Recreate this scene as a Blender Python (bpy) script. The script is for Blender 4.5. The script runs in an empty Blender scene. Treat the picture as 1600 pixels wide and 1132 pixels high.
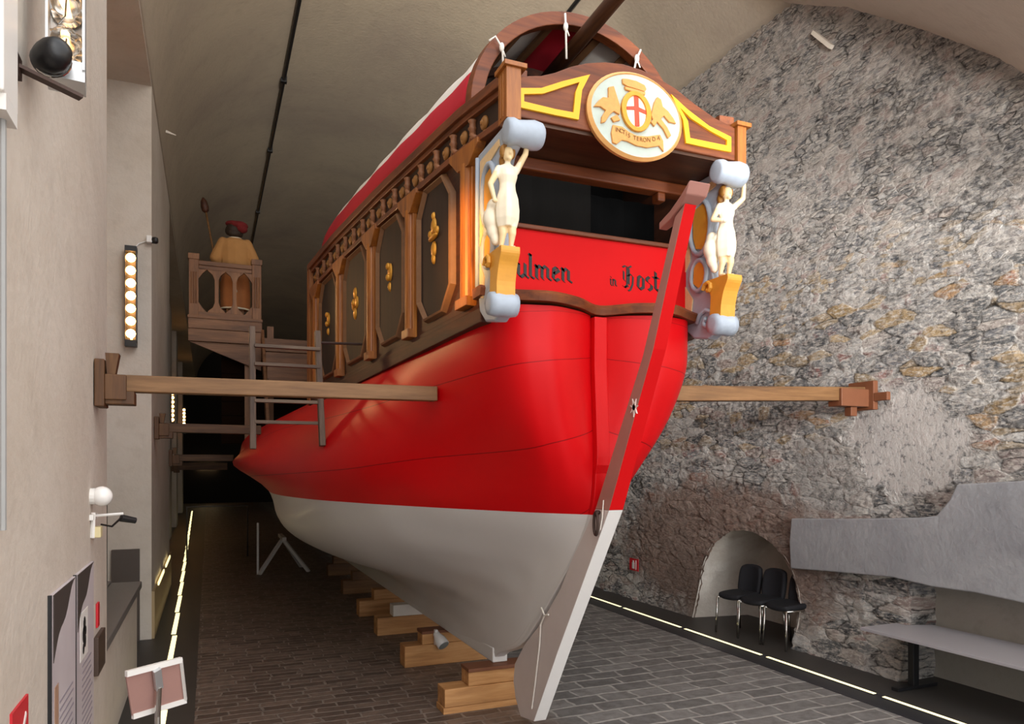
import bpy, bmesh, math, random
from math import sin, cos, tan, pi, radians, sqrt, atan2
from mathutils import Vector, Matrix, noise

random.seed(7)
SC = bpy.context.scene
COL = SC.collection
V = Vector

# ------------------------------------------------------------------ camera (level, shifted lens; hall runs along +Y)
TH, FPX, CXP, HYP, EYE = radians(22.70), 1135.0, 800.0, 728.0, 2.0
cd = bpy.data.cameras.new('camera'); cam = bpy.data.objects.new('camera', cd); COL.objects.link(cam)
cam.location = (0, 0, EYE); cam.rotation_euler = (radians(90), 0, -TH)
cd.sensor_width = 36; cd.lens = 36 * FPX / 1600; cd.shift_y = (HYP - 566) / 1600; cd.clip_end = 200; cd.clip_start = .05
SC.camera = cam

def ray(px, py):
    u = (px - CXP) / FPX; v = (HYP - py) / FPX
    return V((sin(TH) + u * cos(TH), cos(TH) - u * sin(TH), v))
def atX(px, py, X):
    r = ray(px, py); t = X / r.x; return V((X, r.y * t, EYE + r.z * t))
def atY(px, py, Y):
    r = ray(px, py); t = Y / r.y; return V((r.x * t, Y, EYE + r.z * t))
def atZ(px, py, Z):
    r = ray(px, py); t = (Z - EYE) / r.z; return V((r.x * t, r.y * t, Z))

# ------------------------------------------------------------------ objects
def base_of(p):
    v = V((0, 0, 0))
    while p is not None:
        v = v + p.location; p = p.parent
    return v
def tag(o, label=None, cat=None, group=None, kind=None):
    if label: o['label'] = label
    if cat: o['category'] = cat
    if group: o['group'] = group
    if kind: o['kind'] = kind
    return o
def thing(name, label, cat, loc=(0, 0, 0), group=None):
    o = bpy.data.objects.new(name, None); COL.objects.link(o)
    o.location = loc; o.empty_display_size = .1
    return tag(o, label, cat, group)
def obj(name, bm, mats, parent=None, smooth=False, bev=0, seg=2, label=None, ang=None, loc=None):
    """link a bmesh (world coordinates) as one mesh object"""
    if not isinstance(mats, (list, tuple)): mats = [mats]
    off = base_of(parent) if parent is not None else V((0, 0, 0))
    if loc is not None: off = V(loc)
    bmesh.ops.recalc_face_normals(bm, faces=bm.faces[:])
    if off.length: bmesh.ops.translate(bm, verts=bm.verts[:], vec=-off)
    me = bpy.data.meshes.new(name); bm.to_mesh(me); bm.free()
    for m in mats: me.materials.append(m)
    if smooth:
        for p in me.polygons: p.use_smooth = True
    o = bpy.data.objects.new(name, me); COL.objects.link(o)
    if parent is not None: o.parent = parent
    if loc is not None: o.location = loc
    if bev:
        b = o.modifiers.new('edge', 'BEVEL'); b.width = bev; b.segments = seg; b.limit_method = 'ANGLE'; b.angle_limit = radians(35)
    if label: o['label'] = label
    return o
def thicken_up(o, t):
    up = sum(p.normal.z * p.area for p in o.data.polygons) > 0
    m = o.modifiers.new('thick', 'SOLIDIFY'); m.thickness = t; m.offset = 1 if up else -1
def struct(name, bm, mats, **k):
    o = obj(name, bm, mats, **k); o['kind'] = 'structure'; return o
def copy_tree(o, parent=None):
    c = o.copy(); COL.objects.link(c)
    if parent is not None: c.parent = parent
    for ch in list(o.children): copy_tree(ch, c)
    return c

# ------------------------------------------------------------------ shapes
def B(): return bmesh.new()
def box(bm, x0, x1, y0, y1, z0, z1, mi=0):
    vs = [bm.verts.new((x, y, z)) for x in (x0, x1) for y in (y0, y1) for z in (z0, z1)]
    for f in ((0, 1, 3, 2), (4, 6, 7, 5), (0, 4, 5, 1), (2, 3, 7, 6), (0, 2, 6, 4), (1, 5, 7, 3)):
        bm.faces.new([vs[i] for i in f]).material_index = mi
    return bm
def hexa(bm, lo, hi, mi=0):
    """solid between two matching loops of points"""
    a = [bm.verts.new(p) for p in lo]; b = [bm.verts.new(p) for p in hi]; n = len(a)
    fs = [bm.faces.new(a[::-1]), bm.faces.new(b)]
    for i in range(n):
        fs.append(bm.faces.new((a[i], a[(i + 1) % n], b[(i + 1) % n], b[i])))
    for f in fs: f.material_index = mi
    return bm
def bar(bm, p, q, w, h, up=(0, 0, 1), w2=None, h2=None, mi=0):
    p, q = V(p), V(q); d = (q - p).normalized(); s = d.cross(V(up))
    if s.length < 1e-4: s = d.cross(V((0, 1, 0)))
    s.normalize(); u = s.cross(d).normalized()
    w2 = w if w2 is None else w2; h2 = h if h2 is None else h2
    lo = [p + s * a * w / 2 + u * b * h / 2 for a, b in ((-1, -1), (1, -1), (1, 1), (-1, 1))]
    hi = [q + s * a * w2 / 2 + u * b * h2 / 2 for a, b in ((-1, -1), (1, -1), (1, 1), (-1, 1))]
    return hexa(bm, lo, hi, mi)
def grid(bm, rows, cu=False, cv=False, mi=0, mf=None):
    vs = [[bm.verts.new(p) for p in r] for r in rows]
    n, m = len(vs), len(vs[0])
    for i in range(n if cu else n - 1):
        for j in range(m if cv else m - 1):
            q = (vs[i][j], vs[(i + 1) % n][j], vs[(i + 1) % n][(j + 1) % m], vs[i][(j + 1) % m])
            try:
                f = bm.faces.new(q); f.material_index = mf(i, j) if mf else mi
            except ValueError: pass
    return vs
def tube(bm, pts, r, n=8, cap=True, closed=False, mi=0):
    pts = [V(p) for p in pts]; k = len(pts)
    rs = r if isinstance(r, (list, tuple)) else [r] * k
    rows = []; ref = None
    for i, p in enumerate(pts):
        a = pts[(i - 1) % k] if (closed or i > 0) else p
        b = pts[(i + 1) % k] if (closed or i < k - 1) else p
        d = (b - a).normalized()
        if ref is None:
            ref = V((0, 0, 1)) if abs(d.z) < .9 else V((1, 0, 0))
        s = d.cross(ref).normalized(); u = s.cross(d).normalized(); ref = u
        rows.append([p + (s * cos(2 * pi * j / n) + u * sin(2 * pi * j / n)) * rs[i] for j in range(n)])
    vs = grid(bm, rows, cu=closed, cv=True, mi=mi)
    if cap and not closed:
        bm.faces.new(vs[0][::-1]).material_index = mi; bm.faces.new(vs[-1]).material_index = mi
    return bm
def ell(bm, c, r, rot=None, n=14, m=9, mi=0):
    c = V(c); R = rot or Matrix.Identity(3)
    if not isinstance(r, (tuple, list)): r = (r, r, r)
    top = bm.verts.new(c + R @ V((0, 0, r[2]))); bot = bm.verts.new(c + R @ V((0, 0, -r[2])))
    rows = []
    for i in range(1, m):
        t = pi * i / m
        rows.append([bm.verts.new(c + R @ V((r[0] * sin(t) * cos(2 * pi * j / n), r[1] * sin(t) * sin(2 * pi * j / n), r[2] * cos(t)))) for j in range(n)])
    for j in range(n):
        bm.faces.new((top, rows[0][j], rows[0][(j + 1) % n])).material_index = mi
        bm.faces.new((bot, rows[-1][(j + 1) % n], rows[-1][j])).material_index = mi
        for i in range(len(rows) - 1):
            bm.faces.new((rows[i][j], rows[i + 1][j], rows[i + 1][(j + 1) % n], rows[i][(j + 1) % n])).material_index = mi
    return bm
def lathe(bm, prof, c, n=16, axis=(0, 0, 1), mi=0):
    """prof: (radius, height) list along axis from c"""
    c = V(c); a = V(axis).normalized(); s = a.cross(V((0, 1, 0)) if abs(a.y) < .9 else V((1, 0, 0))).normalized(); u = a.cross(s)
    rows = [[c + a * h + (s * cos(2 * pi * j / n) + u * sin(2 * pi * j / n)) * max(r, 1e-4) for j in range(n)] for r, h in prof]
    vs = grid(bm, rows, cv=True, mi=mi)
    bm.faces.new(vs[0][::-1]).material_index = mi; bm.faces.new(vs[-1]).material_index = mi
    return bm
def prism(bm, pts, ext, mi=0):
    """closed planar outline (3-D points) pushed along ext"""
    e = V(ext); return hexa(bm, [V(p) for p in pts], [V(p) + e for p in pts], mi)
def ring(bm, outer, inner, ext, mi=0):
    e = V(ext); n = len(outer)
    A = [bm.verts.new(V(p)) for p in outer]; Bq = [bm.verts.new(V(p)) for p in inner]
    C = [bm.verts.new(V(p) + e) for p in outer]; D = [bm.verts.new(V(p) + e) for p in inner]
    for i in range(n):
        j = (i + 1) % n
        for q in ((A[i], A[j], Bq[j], Bq[i]), (C[i], D[i], D[j], C[j]), (A[i], C[i], C[j], A[j]), (Bq[i], Bq[j], D[j], D[i])):
            bm.faces.new(q).material_index = mi
    return bm
def cr(p0, p1, p2, p3, t):
    return 0.5 * ((2 * p1) + (p2 - p0) * t + (2 * p0 - 5 * p1 + 4 * p2 - p3) * t * t + (3 * p1 - p0 - 3 * p2 + p3) * t ** 3)
def spline(pts, n):
    """catmull-rom through points (vectors or floats), n samples per span"""
    out = []; k = len(pts)
    for i in range(k - 1):
        a = pts[max(i - 1, 0)]; d = pts[min(i + 2, k - 1)]
        for j in range(n): out.append(cr(a, pts[i], pts[i + 1], d, j / n))
    out.append(pts[-1]); return out
def lerp(a, b, t): return a + (b - a) * t
def interp(tab, x):
    if x <= tab[0][0]: return tab[0][1]
    for (a, u), (b, v) in zip(tab, tab[1:]):
        if x <= b: return lerp(u, v, (x - a) / (b - a))
    return tab[-1][1]
def fuse(bm, voxel, smooth=4, name='fused'):
    """melt the overlapping closed shapes of a bmesh into one continuous skin"""
    bmesh.ops.recalc_face_normals(bm, faces=bm.faces[:])
    me = bpy.data.meshes.new(name); bm.to_mesh(me); bm.free()
    o = bpy.data.objects.new(name, me); COL.objects.link(o)
    m = o.modifiers.new('r', 'REMESH'); m.mode = 'VOXEL'; m.voxel_size = voxel
    if smooth:
        s = o.modifiers.new('s', 'SMOOTH'); s.iterations = smooth; s.factor = .5
    dg = bpy.context.evaluated_depsgraph_get()
    me2 = bpy.data.meshes.new_from_object(o.evaluated_get(dg))
    out = bmesh.new(); out.from_mesh(me2)
    bpy.data.objects.remove(o); bpy.data.meshes.remove(me); bpy.data.meshes.remove(me2)
    return out

# ------------------------------------------------------------------ materials
def lin(c):
    if isinstance(c, str):
        c = c.lstrip('#'); c = [int(c[i:i + 2], 16) for i in (0, 2, 4)]
    return tuple(((x / 255) / 12.92 if x / 255 <= .04045 else ((x / 255 + .055) / 1.055) ** 2.4) for x in c) + (1.0,)
class NT:
    def __init__(s, name):
        s.m = bpy.data.materials.new(name); s.m.use_nodes = True; s.t = s.m.node_tree
        s.t.nodes.clear()
        s.out = s.n('ShaderNodeOutputMaterial'); s.p = s.n('ShaderNodeBsdfPrincipled'); s.l(s.p.outputs[0], s.out.inputs[0])
        s.tc = s.n('ShaderNodeTexCoord')
    def n(s, typ, **k):
        x = s.t.nodes.new(typ)
        for a, b in k.items(): setattr(x, a, b)
        return x
    def l(s, a, b): s.t.links.new(a, b)
    def put(s, sock, v):
        if hasattr(v, 'links') or isinstance(v, bpy.types.NodeSocket): s.l(v, sock)
        else: sock.default_value = v
    def map(s, scale=(1, 1, 1), rot=(0, 0, 0), loc=(0, 0, 0), src=None):
        x = s.n('ShaderNodeMapping'); x.inputs['Scale'].default_value = scale; x.inputs['Rotation'].default_value = rot; x.inputs['Location'].default_value = loc
        s.l(src or s.tc.outputs['Object'], x.inputs[0]); return x.outputs[0]
    def noise(s, vec, scale=5, detail=4, rough=.55, dist=0):
        x = s.n('ShaderNodeTexNoise'); s.l(vec, x.inputs['Vector']); x.inputs['Scale'].default_value = scale
        x.inputs['Detail'].default_value = detail; x.inputs['Roughness'].default_value = rough; x.inputs['Distortion'].default_value = dist
        return x.outputs['Fac'], x.outputs['Color']
    def vor(s, vec, scale=5, feature='F1', rnd=1):
        x = s.n('ShaderNodeTexVoronoi', feature=feature); s.l(vec, x.inputs['Vector']); x.inputs['Scale'].default_value = scale
        x.inputs['Randomness'].default_value = rnd
        return x
    def ramp(s, fac, stops, interp='LINEAR'):
        x = s.n('ShaderNodeValToRGB'); cr_ = x.color_ramp; cr_.interpolation = interp
        while len(cr_.elements) > 1: cr_.elements.remove(cr_.elements[-1])
        cr_.elements[0].position = stops[0][0]; cr_.elements[0].color = lin(stops[0][1]) if not isinstance(stops[0][1], float) else (stops[0][1],) * 3 + (1,)
        for p, c in stops[1:]:
            e = cr_.elements.new(p); e.color = lin(c) if not isinstance(c, float) else (c,) * 3 + (1,)
        s.put(x.inputs[0], fac); return x.outputs[0]
    def mix(s, fac, a, b, mode='MIX'):
        x = s.n('ShaderNodeMix', data_type='RGBA', blend_type=mode)
        s.put(x.inputs[0], fac); s.put(x.inputs[6], a if not isinstance(a, str) else lin(a)); s.put(x.inputs[7], b if not isinstance(b, str) else lin(b))
        return x.outputs[2]
    def math(s, op, a, b=0.0, clamp=False):
        x = s.n('ShaderNodeMath', operation=op); x.use_clamp = clamp
        s.put(x.inputs[0], a); s.put(x.inputs[1], b); return x.outputs[0]
    def sep(s, vec=None):
        x = s.n('ShaderNodeSeparateXYZ'); s.l(vec or s.tc.outputs['Object'], x.inputs[0]); return x.outputs
    def bump(s, h, strength=.3, dist=.01, normal=None):
        x = s.n('ShaderNodeBump'); s.l(h, x.inputs['Height']); x.inputs['Strength'].default_value = strength; x.inputs['Distance'].default_value = dist
        if normal: s.l(normal, x.inputs['Normal'])
        s.l(x.outputs[0], s.p.inputs['Normal']); return x.outputs[0]
    def base(s, v): s.put(s.p.inputs['Base Color'], v if not isinstance(v, str) else lin(v)); return s
    def rough(s, v): s.put(s.p.inputs['Roughness'], v); return s
MATS = {}
def paint(name, c, rough=.45, var=.12, scale=6, bump=.08, metal=0.0, coat=0.0, spec=.5):
    """painted / plain surface with a little uneven tone"""
    if name in MATS: return MATS[name]
    s = NT(name); f, _ = s.noise(s.map(), scale, 5, .6)
    c0 = lin(c); d = tuple(x * (1 - var) for x in c0[:3]) + (1,); e = tuple(min(1, x * (1 + var)) for x in c0[:3]) + (1,)
    s.base(s.mix(f, d, e)); s.rough(rough); s.p.inputs['Metallic'].default_value = metal
    s.p.inputs['Coat Weight'].default_value = coat; s.p.inputs['Specular IOR Level'].default_value = spec
    if bump:
        g, _ = s.noise(s.map(), scale * 12, 3); s.bump(g, bump, .004)
    MATS[name] = s.m; return s.m
def wood(name, dark, mid, light, axis=0, scale=1.0, rough=.5, coat=0.0):
    """grain running along axis 0/1/2"""
    if name in MATS: return MATS[name]
    s = NT(name); k = [9, 9, 9]; k[axis] = .8
    k = tuple(x * scale for x in k); v = s.map(k)
    f, _ = s.noise(v, 1.6, 6, .62, .6); g, _ = s.noise(s.map(tuple(x * 5 for x in k)), 1.5, 3, .6)
    h = s.math('ADD', s.math('MULTIPLY', f, .75), s.math('MULTIPLY', g, .25))
    s.base(s.ramp(h, [(.3, dark), (.5, mid), (.7, light)])); s.rough(rough); s.bump(h, .25, .006)
    s.p.inputs['Coat Weight'].default_value = coat
    MATS[name] = s.m; return s.m
def glow(name, c, strength):
    if name in MATS: return MATS[name]
    s = NT(name); s.base(c); s.p.inputs['Emission Color'].default_value = lin(c); s.p.inputs['Emission Strength'].default_value = strength
    MATS[name] = s.m; return s.m
def glass(name, c, rough=.03, alpha=None):
    if name in MATS: return MATS[name]
    s = NT(name); s.base(c); s.rough(rough); s.p.inputs['Transmission Weight'].default_value = 1; s.p.inputs['IOR'].default_value = 1.45
    MATS[name] = s.m; return s.m
# ================================================================== SETTING
XL, XR = -0.6, 6.0          # faces of the plaster wall (left) and of the rubble wall (right)

def plaster(name, c, stain, c2, scale=.7, bumpy=.25):
    s = NT(name); v = s.map()
    f, _ = s.noise(v, scale, 6, .6, .4); g, _ = s.noise(v, 6, 5, .65)
    col = s.mix(s.ramp(f, [(.35, 0.0), (.7, 1.0)]), c, c2)
    col = s.mix(s.math('MULTIPLY', s.ramp(g, [(.5, 0.0), (.8, 1.0)]), .35), col, stain)
    s.base(col); s.rough(.9); s.p.inputs['Specular IOR Level'].default_value = .2
    h, _ = s.noise(v, 22, 4); s.bump(s.math('ADD', s.math('MULTIPLY', f, 2.0), h), bumpy, .02)
    return s.m
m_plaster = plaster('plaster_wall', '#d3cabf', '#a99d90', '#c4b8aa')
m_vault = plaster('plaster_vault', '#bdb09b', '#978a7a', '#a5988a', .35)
m_niche = plaster('plaster_niche', '#d9d4cb', '#8a6f5c', '#b9ada0', 1.3, .5)
m_soffit = plaster('plaster_soffit', '#e9e0d3', '#c4b9aa', '#e0d6c8', .5)
m_concrete = plaster('grey_concrete', '#a6a7a9', '#7b7a7a', '#8d8e92', 1.6, .3)
m_recess = plaster('recess_render', '#8f8a82', '#6c6861', '#a09a90', .9, .2)
m_steel = paint('dark_floor_steel', '#4a4a50', .42, .1, 4, .03, .6)
m_dark = paint('dark_border_stone', '#3c3936', .5, .2, 5)
m_sillstone = paint('grey_sill_stone', '#6f6a66', .5, .12, 8)

# ---- floor of stone setts
s = NT('stone_setts')
n1, c1 = s.noise(s.map(), 1.7, 4, .6)
warp = s.n('ShaderNodeVectorMath', operation='MULTIPLY_ADD'); s.l(c1, warp.inputs[0]); warp.inputs[1].default_value = (.16, .09, 0); s.l(s.tc.outputs['Object'], warp.inputs[2])
def bricks(sc, bw, rh, mort, a, b, m, off=.5):
    x = s.n('ShaderNodeTexBrick'); s.l(warp.outputs[0], x.inputs['Vector'])
    x.inputs['Scale'].default_value = sc; x.inputs['Brick Width'].default_value = bw; x.inputs['Row Height'].default_value = rh
    x.inputs['Mortar Size'].default_value = mort; x.inputs['Mortar Smooth'].default_value = .5; x.inputs['Bias'].default_value = -.1
    x.inputs['Color1'].default_value = lin(a); x.inputs['Color2'].default_value = lin(b); x.inputs['Mortar'].default_value = lin(m)
    x.offset = off; x.squash = .8; x.squash_frequency = 3
    return x
bA = bricks(1, .30, .11, .012, '#54443b', '#7a675b', '#83766c', .43)
bB = bricks(1, .40, .20, .017, '#6e6c6b', '#8d8a88', '#aaa6a2', .37)
xs = s.sep()
mk = s.math('ADD', xs[0], s.math('MULTIPLY', n1, .8)); mk = s.ramp(s.math('MULTIPLY', s.math('SUBTRACT', mk, 2.2), .8), [(.35, 0.0), (.65, 1.0)])
g, _ = s.noise(s.map(), 9, 5, .65)
col = s.mix(mk, bA.outputs['Color'], bB.outputs['Color'])
col = s.mix(s.ramp(g, [(.42, 0.0), (.75, .55)]), col, '#3d3531')
s.base(col); s.rough(s.ramp(g, [(.3, .42), (.8, .65)]))
hh = s.mix(mk, bA.outputs['Fac'], bB.outputs['Fac'])
s.bump(s.math('SUBTRACT', s.math('MULTIPLY', g, .5), hh), .5, .012)
m_floor = s.m
bm = B(); box(bm, -.1, 5.1, -2.6, 42.2, -.3, 0); struct('floor', bm, m_floor)
bm = B(); box(bm, -1.7, -.1, -2.6, 42.2, -.3, .004); struct('trim_1', bm, m_dark)
bm = B(); box(bm, 5.1, 5.42, -2.6, 42.2, -.3, .005); struct('trim_2', bm, m_steel)
bm = B(); box(bm, 5.42, 7.2, -2.6, 42.2, -.3, .003); struct('trim_3', bm, m_dark)
bm = B(); box(bm, -40, 40, -60, -2.6, -.35, -.02); struct('ground', bm, paint('outside_paving', '#8f8b86', .8))

# ---- left plaster wall with its deep niche
bm = B(); box(bm, -1.9, XL, -2.6, 5.3, -.1, 6.9); struct('wall_left', bm, m_plaster)
bm = B()
box(bm, -1.9, -1.35, 5.28, 9.32, -.1, 6.37)
box(bm, -1.9, XL, 5.29, 9.31, 6.36, 6.9)
box(bm, -1.9, XL, 9.3, 13.5, -.1, 6.9)
box(bm, -1.9, -1.25, 13.5, 42.2, -.1, 6.37)
box(bm, -1.9, XL, 13.49, 42.2, 6.36, 6.9)
for y in (21.5, 25.9, 33.5): box(bm, -1.3, -.95 if y < 30 else -1.0, y, y + 1.2, -.1, 6.4)
struct('wall_left_bays', bm, m_plaster)
bm = B(); box(bm, -1.36, -.64, 5.3, 7.95, 0, .80); struct('wall_left_parapet', bm, m_plaster, bev=.01)
bm = B(); box(bm, -1.36, -.60, 5.3, 7.98, .80, .865)
box(bm, -1.36, -.86, 5.3, 7.98, .865, .885); struct('trim_4', bm, m_sillstone, bev=.006)
# low dado and dark vertical chase on the second pier
bm = B(); box(bm, XL - .05, XL + .03, 9.32, 13.48, 0, .55); struct('baseboard_left', bm, paint('ochre_dado', '#a8906a', .6))
bm = B(); box(bm, -1.0, -.72, 9.24, 9.305, 0, 1.05); struct('trim_5', bm, paint('dark_door_reveal', '#4d423a', .6))
# glazed low window in the niche
bm = B(); box(bm, -.93, -.89, 5.31, 5.40, .885, 1.62); box(bm, -.93, -.89, 5.4, 7.9, 1.58, 1.62); box(bm, -.93, -.89, 5.4, 7.9, .885, .915); box(bm, -.93, -.89, 7.86, 7.92, .885, 1.62)
w = struct('window_1', bm, paint('dark_green_frame', '#242a26', .4))
bm = B(); box(bm, -.915, -.905, 5.4, 7.87, .91, 1.585); obj('pane', bm, glass('green_glass', '#b9cdb0', .08), w)

# ---- barrel vault, end wall, entrance soffit
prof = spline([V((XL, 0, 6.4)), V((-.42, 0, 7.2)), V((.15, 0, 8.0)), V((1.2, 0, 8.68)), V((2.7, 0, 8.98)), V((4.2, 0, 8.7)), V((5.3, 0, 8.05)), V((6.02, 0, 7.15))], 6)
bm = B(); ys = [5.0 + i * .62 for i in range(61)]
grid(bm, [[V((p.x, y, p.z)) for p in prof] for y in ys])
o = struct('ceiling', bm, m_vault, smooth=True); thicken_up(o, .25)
bm = B(); box(bm, -2, 7.2, 42, 42.4, -.1, 9.3); struct('wall_back', bm, paint('end_wall_shade', '#1d1712', .9, .2, 2))  # near-black paint stands in for the darkness of the unlit far end
P = [V((6.05, 6.4, 7.22)), V((6.05, 5.5, 6.65)), V((6.05, 4.7, 5.99)), V((6.05, 4.1, 5.45)), V((6.05, 3.5, 4.8)), V((6.05, 2.5, 3.6))]
E = V((4.85, 2.33, 4.40)); Q = [P[i] + V((-1.85, 0, .75)) for i in range(3)]; Q3 = V((4.2, 2.0, 4.75))
bm = B()
S1, S2, S3 = V((4.2, -2.6, 4.75)), V((4.85, -2.6, 4.4)), V((6.15, -2.6, 3.6))
for f in ((Q3, E, S2, S1), (E, P[5] + V((.1, 0, 0)), S3, S2), (P[0], P[1], Q[1], Q[0]), (P[1], P[2], Q[2], Q[1]), (P[2], P[3], E), (P[2], E, Q[2]), (E, Q3, Q[2])):
    bm.faces.new([bm.verts.new(p) for p in f])
bmesh.ops.remove_doubles(bm, verts=bm.verts[:], dist=1e-4)
o = struct('ceiling_entrance', bm, m_soffit); thicken_up(o, .12)
bm = B(); bm.faces.new([bm.verts.new(p) for p in (P[3], P[4], P[5], E)])
o = struct('ceiling_haunch', bm, m_soffit); thicken_up(o, .12)

# ---- right rubble wall
s = NT('rubble_stone')
ob = s.tc.outputs['Object']
nf, nc = s.noise(ob, 2.2, 5, .7)
wp = s.n('ShaderNodeVectorMath', operation='MULTIPLY_ADD'); s.l(nc, wp.inputs[0]); wp.inputs[1].default_value = (0, .20, .085); s.l(ob, wp.inputs[2])
xyz = s.sep(ob); Yc, Zc = xyz[1], xyz[2]
va = s.map((0, 3.5, 9.5), src=wp.outputs[0]); vb = s.map((0, 6.6, 17), (radians(0), 0, 0), src=wp.outputs[0])
A1 = s.vor(va, 1.0); A2 = s.vor(va, 1.0, 'DISTANCE_TO_EDGE', 1); B1 = s.vor(vb, 1.0); B2 = s.vor(vb, 1.0, 'DISTANCE_TO_EDGE', 1)
big, _ = s.noise(ob, .55, 4, .6); mid, _ = s.noise(ob, 3.0, 6, .7, .5); fine, _ = s.noise(ob, 14, 6, .7); fin2, _ = s.noise(s.map((1, 2.5, 9)), 5, 6, .7)
up = s.ramp(s.math('ADD', s.math('MULTIPLY', Zc, .2), s.math('MULTIPLY', s.math('SUBTRACT', big, .5), .5)), [(.72, 0.0), (.9, 1.0)])   # finer rubble high up
selC = s.mix(up, A1.outputs['Color'], B1.outputs['Color']); edge = s.mix(up, A2.outputs['Distance'], B2.outputs['Distance'])
rc = s.n('ShaderNodeSeparateColor'); s.l(selC, rc.inputs[0]); r0, r1, r2 = rc.outputs
stone = s.ramp(r0, [(0, '#4e5254'), (.12, '#8b8b8a'), (.22, '#bdb9b3'), (.34, '#5f6467'), (.44, '#c9c6c1'), (.54, '#97938e'), (.64, '#d6d3ce'), (.74, '#74767a'), (.82, '#b5a9a0'), (.88, '#a48f86'), (.93, '#45484b'), (1, '#e2e0dc')], 'CONSTANT')
chaos, _ = s.noise(s.map((1, 6.5, 17), src=wp.outputs[0]), 1.7, 9, .72, .3); chm, _ = s.noise(ob, 1.1, 3, .6)
chk = s.ramp(s.math('ADD', chm, s.math('MULTIPLY', up, .12)), [(.38, .18), (.62, .60)])
stone = s.mix(chk, stone, s.ramp(chaos, [(.34, '#2c2d2e'), (.43, '#76757a'), (.50, '#aaa7a3'), (.55, '#cbc7c2'), (.62, '#eeebe7'), (.75, '#b9b2ab')]))
ochm = s.math('MULTIPLY', s.math('GREATER_THAN', r1, .72), s.ramp(s.math('ADD', s.math('MULTIPLY', Zc, .2), s.math('MULTIPLY', s.math('SUBTRACT', big, .5), .3)), [(.40, 0.0), (.50, 1.0), (.80, 1.0), (.90, .12)]))
stone = s.mix(s.math('MULTIPLY', ochm, .7), stone, s.ramp(r2, [(0, '#b5945f'), (.4, '#a48d68'), (.7, '#c9a76f'), (1, '#b8824a')]))
redm = s.math('MULTIPLY', s.math('GREATER_THAN', r2, .80), s.ramp(mid, [(.5, 0.0), (.58, 1.0)]))
stone = s.mix(s.math('MULTIPLY', redm, .65), stone, '#9c6056')
stone = s.mix(s.ramp(fine, [(.52, 0.0), (.62, .4)]), stone, '#4f4b48')
stone = s.mix(s.ramp(fin2, [(.48, 0.0), (.60, .75)]), stone, '#dcd4ca')
mort = s.math('MULTIPLY', s.ramp(s.math('ADD', edge, s.math('MULTIPLY', s.math('SUBTRACT', fine, .5), .22)), [(.0, 1.0), (.08, 0.0)]), .85)
mcol = s.mix(s.ramp(mid, [(.44, 0.0), (.54, 1.0)]), '#2b2a2a', '#d6d1ca')
stone = s.mix(mort, stone, mcol)
def blob(y, z, ry, rz, soft=.35, amp=.9):
    a = s.math('POWER', s.math('DIVIDE', s.math('SUBTRACT', Yc, y), ry), 2.0); b = s.math('POWER', s.math('DIVIDE', s.math('SUBTRACT', Zc, z), rz), 2.0)
    d = s.math('SUBTRACT', s.math('ADD', a, b), s.math('MULTIPLY', s.math('SUBTRACT', mid, .5), amp * 4))
    return s.ramp(d, [(1 - soft, 1.0), (1 + soft, 0.0)])
red_low = s.math('MULTIPLY', blob(7.6, .9, 2.4, 1.05, .5, .5), .8)
stone = s.mix(red_low, stone, s.ramp(fine, [(.3, '#5a4238'), (.5, '#8d7365'), (.7, '#a98f82')]))
white_up = s.math('MULTIPLY', s.ramp(mid, [(.5, 0.0), (.6, 1.0)]), s.math('MULTIPLY', up, .7))
stone = s.mix(white_up, stone, '#c9c0b8')
patch = blob(4.85, 2.22, .70, .56, .35, .8); patch2 = blob(5.7, 1.95, .55, .45, .4, .6)
pcol = s.ramp(fine, [(.36, '#7d7c7b'), (.46, '#c0bcb7'), (.7, '#dad5cf')])
stone = s.mix(s.math('MULTIPLY', patch2, .75), stone, s.ramp(fine, [(.38, '#62615f'), (.55, '#c2bdb7')]))
stone = s.mix(patch, stone, pcol)
grime = s.math('MULTIPLY', s.ramp(big, [(.50, 0.0), (.66, .5)]), s.ramp(fine, [(.45, 0.0), (.6, 1.0)]))
stone = s.mix(grime, stone, '#2e2c2b')
s.base(stone); s.rough(.92); s.p.inputs['Specular IOR Level'].default_value = .2
dome = s.ramp(edge, [(0, 0.0), (.06, .55), (.22, 1.0)])
hgt = s.math('ADD', s.math('ADD', s.math('MULTIPLY', s.math('SUBTRACT', 1.0, chk), s.math('MULTIPLY', dome, s.math('ADD', s.math('MULTIPLY', r1, .034), .014))), s.math('MULTIPLY', s.math('SUBTRACT', chaos, .5), .07)), s.math('MULTIPLY', s.math('SUBTRACT', mid, .5), .05))
flat = s.math('SUBTRACT', 1.0, s.math('MULTIPLY', patch, .95))
hgt = s.math('MULTIPLY', hgt, flat); hgt = s.math('ADD', hgt, s.math('MULTIPLY', fine, .012))
dn = s.n('ShaderNodeDisplacement'); s.l(hgt, dn.inputs['Height']); dn.inputs['Midlevel'].default_value = .02; dn.inputs['Scale'].default_value = 1.0
s.l(dn.outputs[0], s.out.inputs['Displacement']); s.m.displacement_method = 'BOTH'
m_rubble = s.m
NY, NR, NS = 7.0, .86, .36      # niche centre, radius, springing height
def in_niche(y, z): return abs(y - NY) < NR and (z < NS or (y - NY) ** 2 + (z - NS) ** 2 < NR * NR)
def cut(y, z): return in_niche(y, z) or (y < 4.77 and z < 1.0)
bm = B(); dy = .034
ysv = [2.4 + i * dy for i in range(int(10.6 / dy))]; zsv = [i * .034 for i in range(int(7.3 / .034) + 1)]
idx = {}
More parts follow.
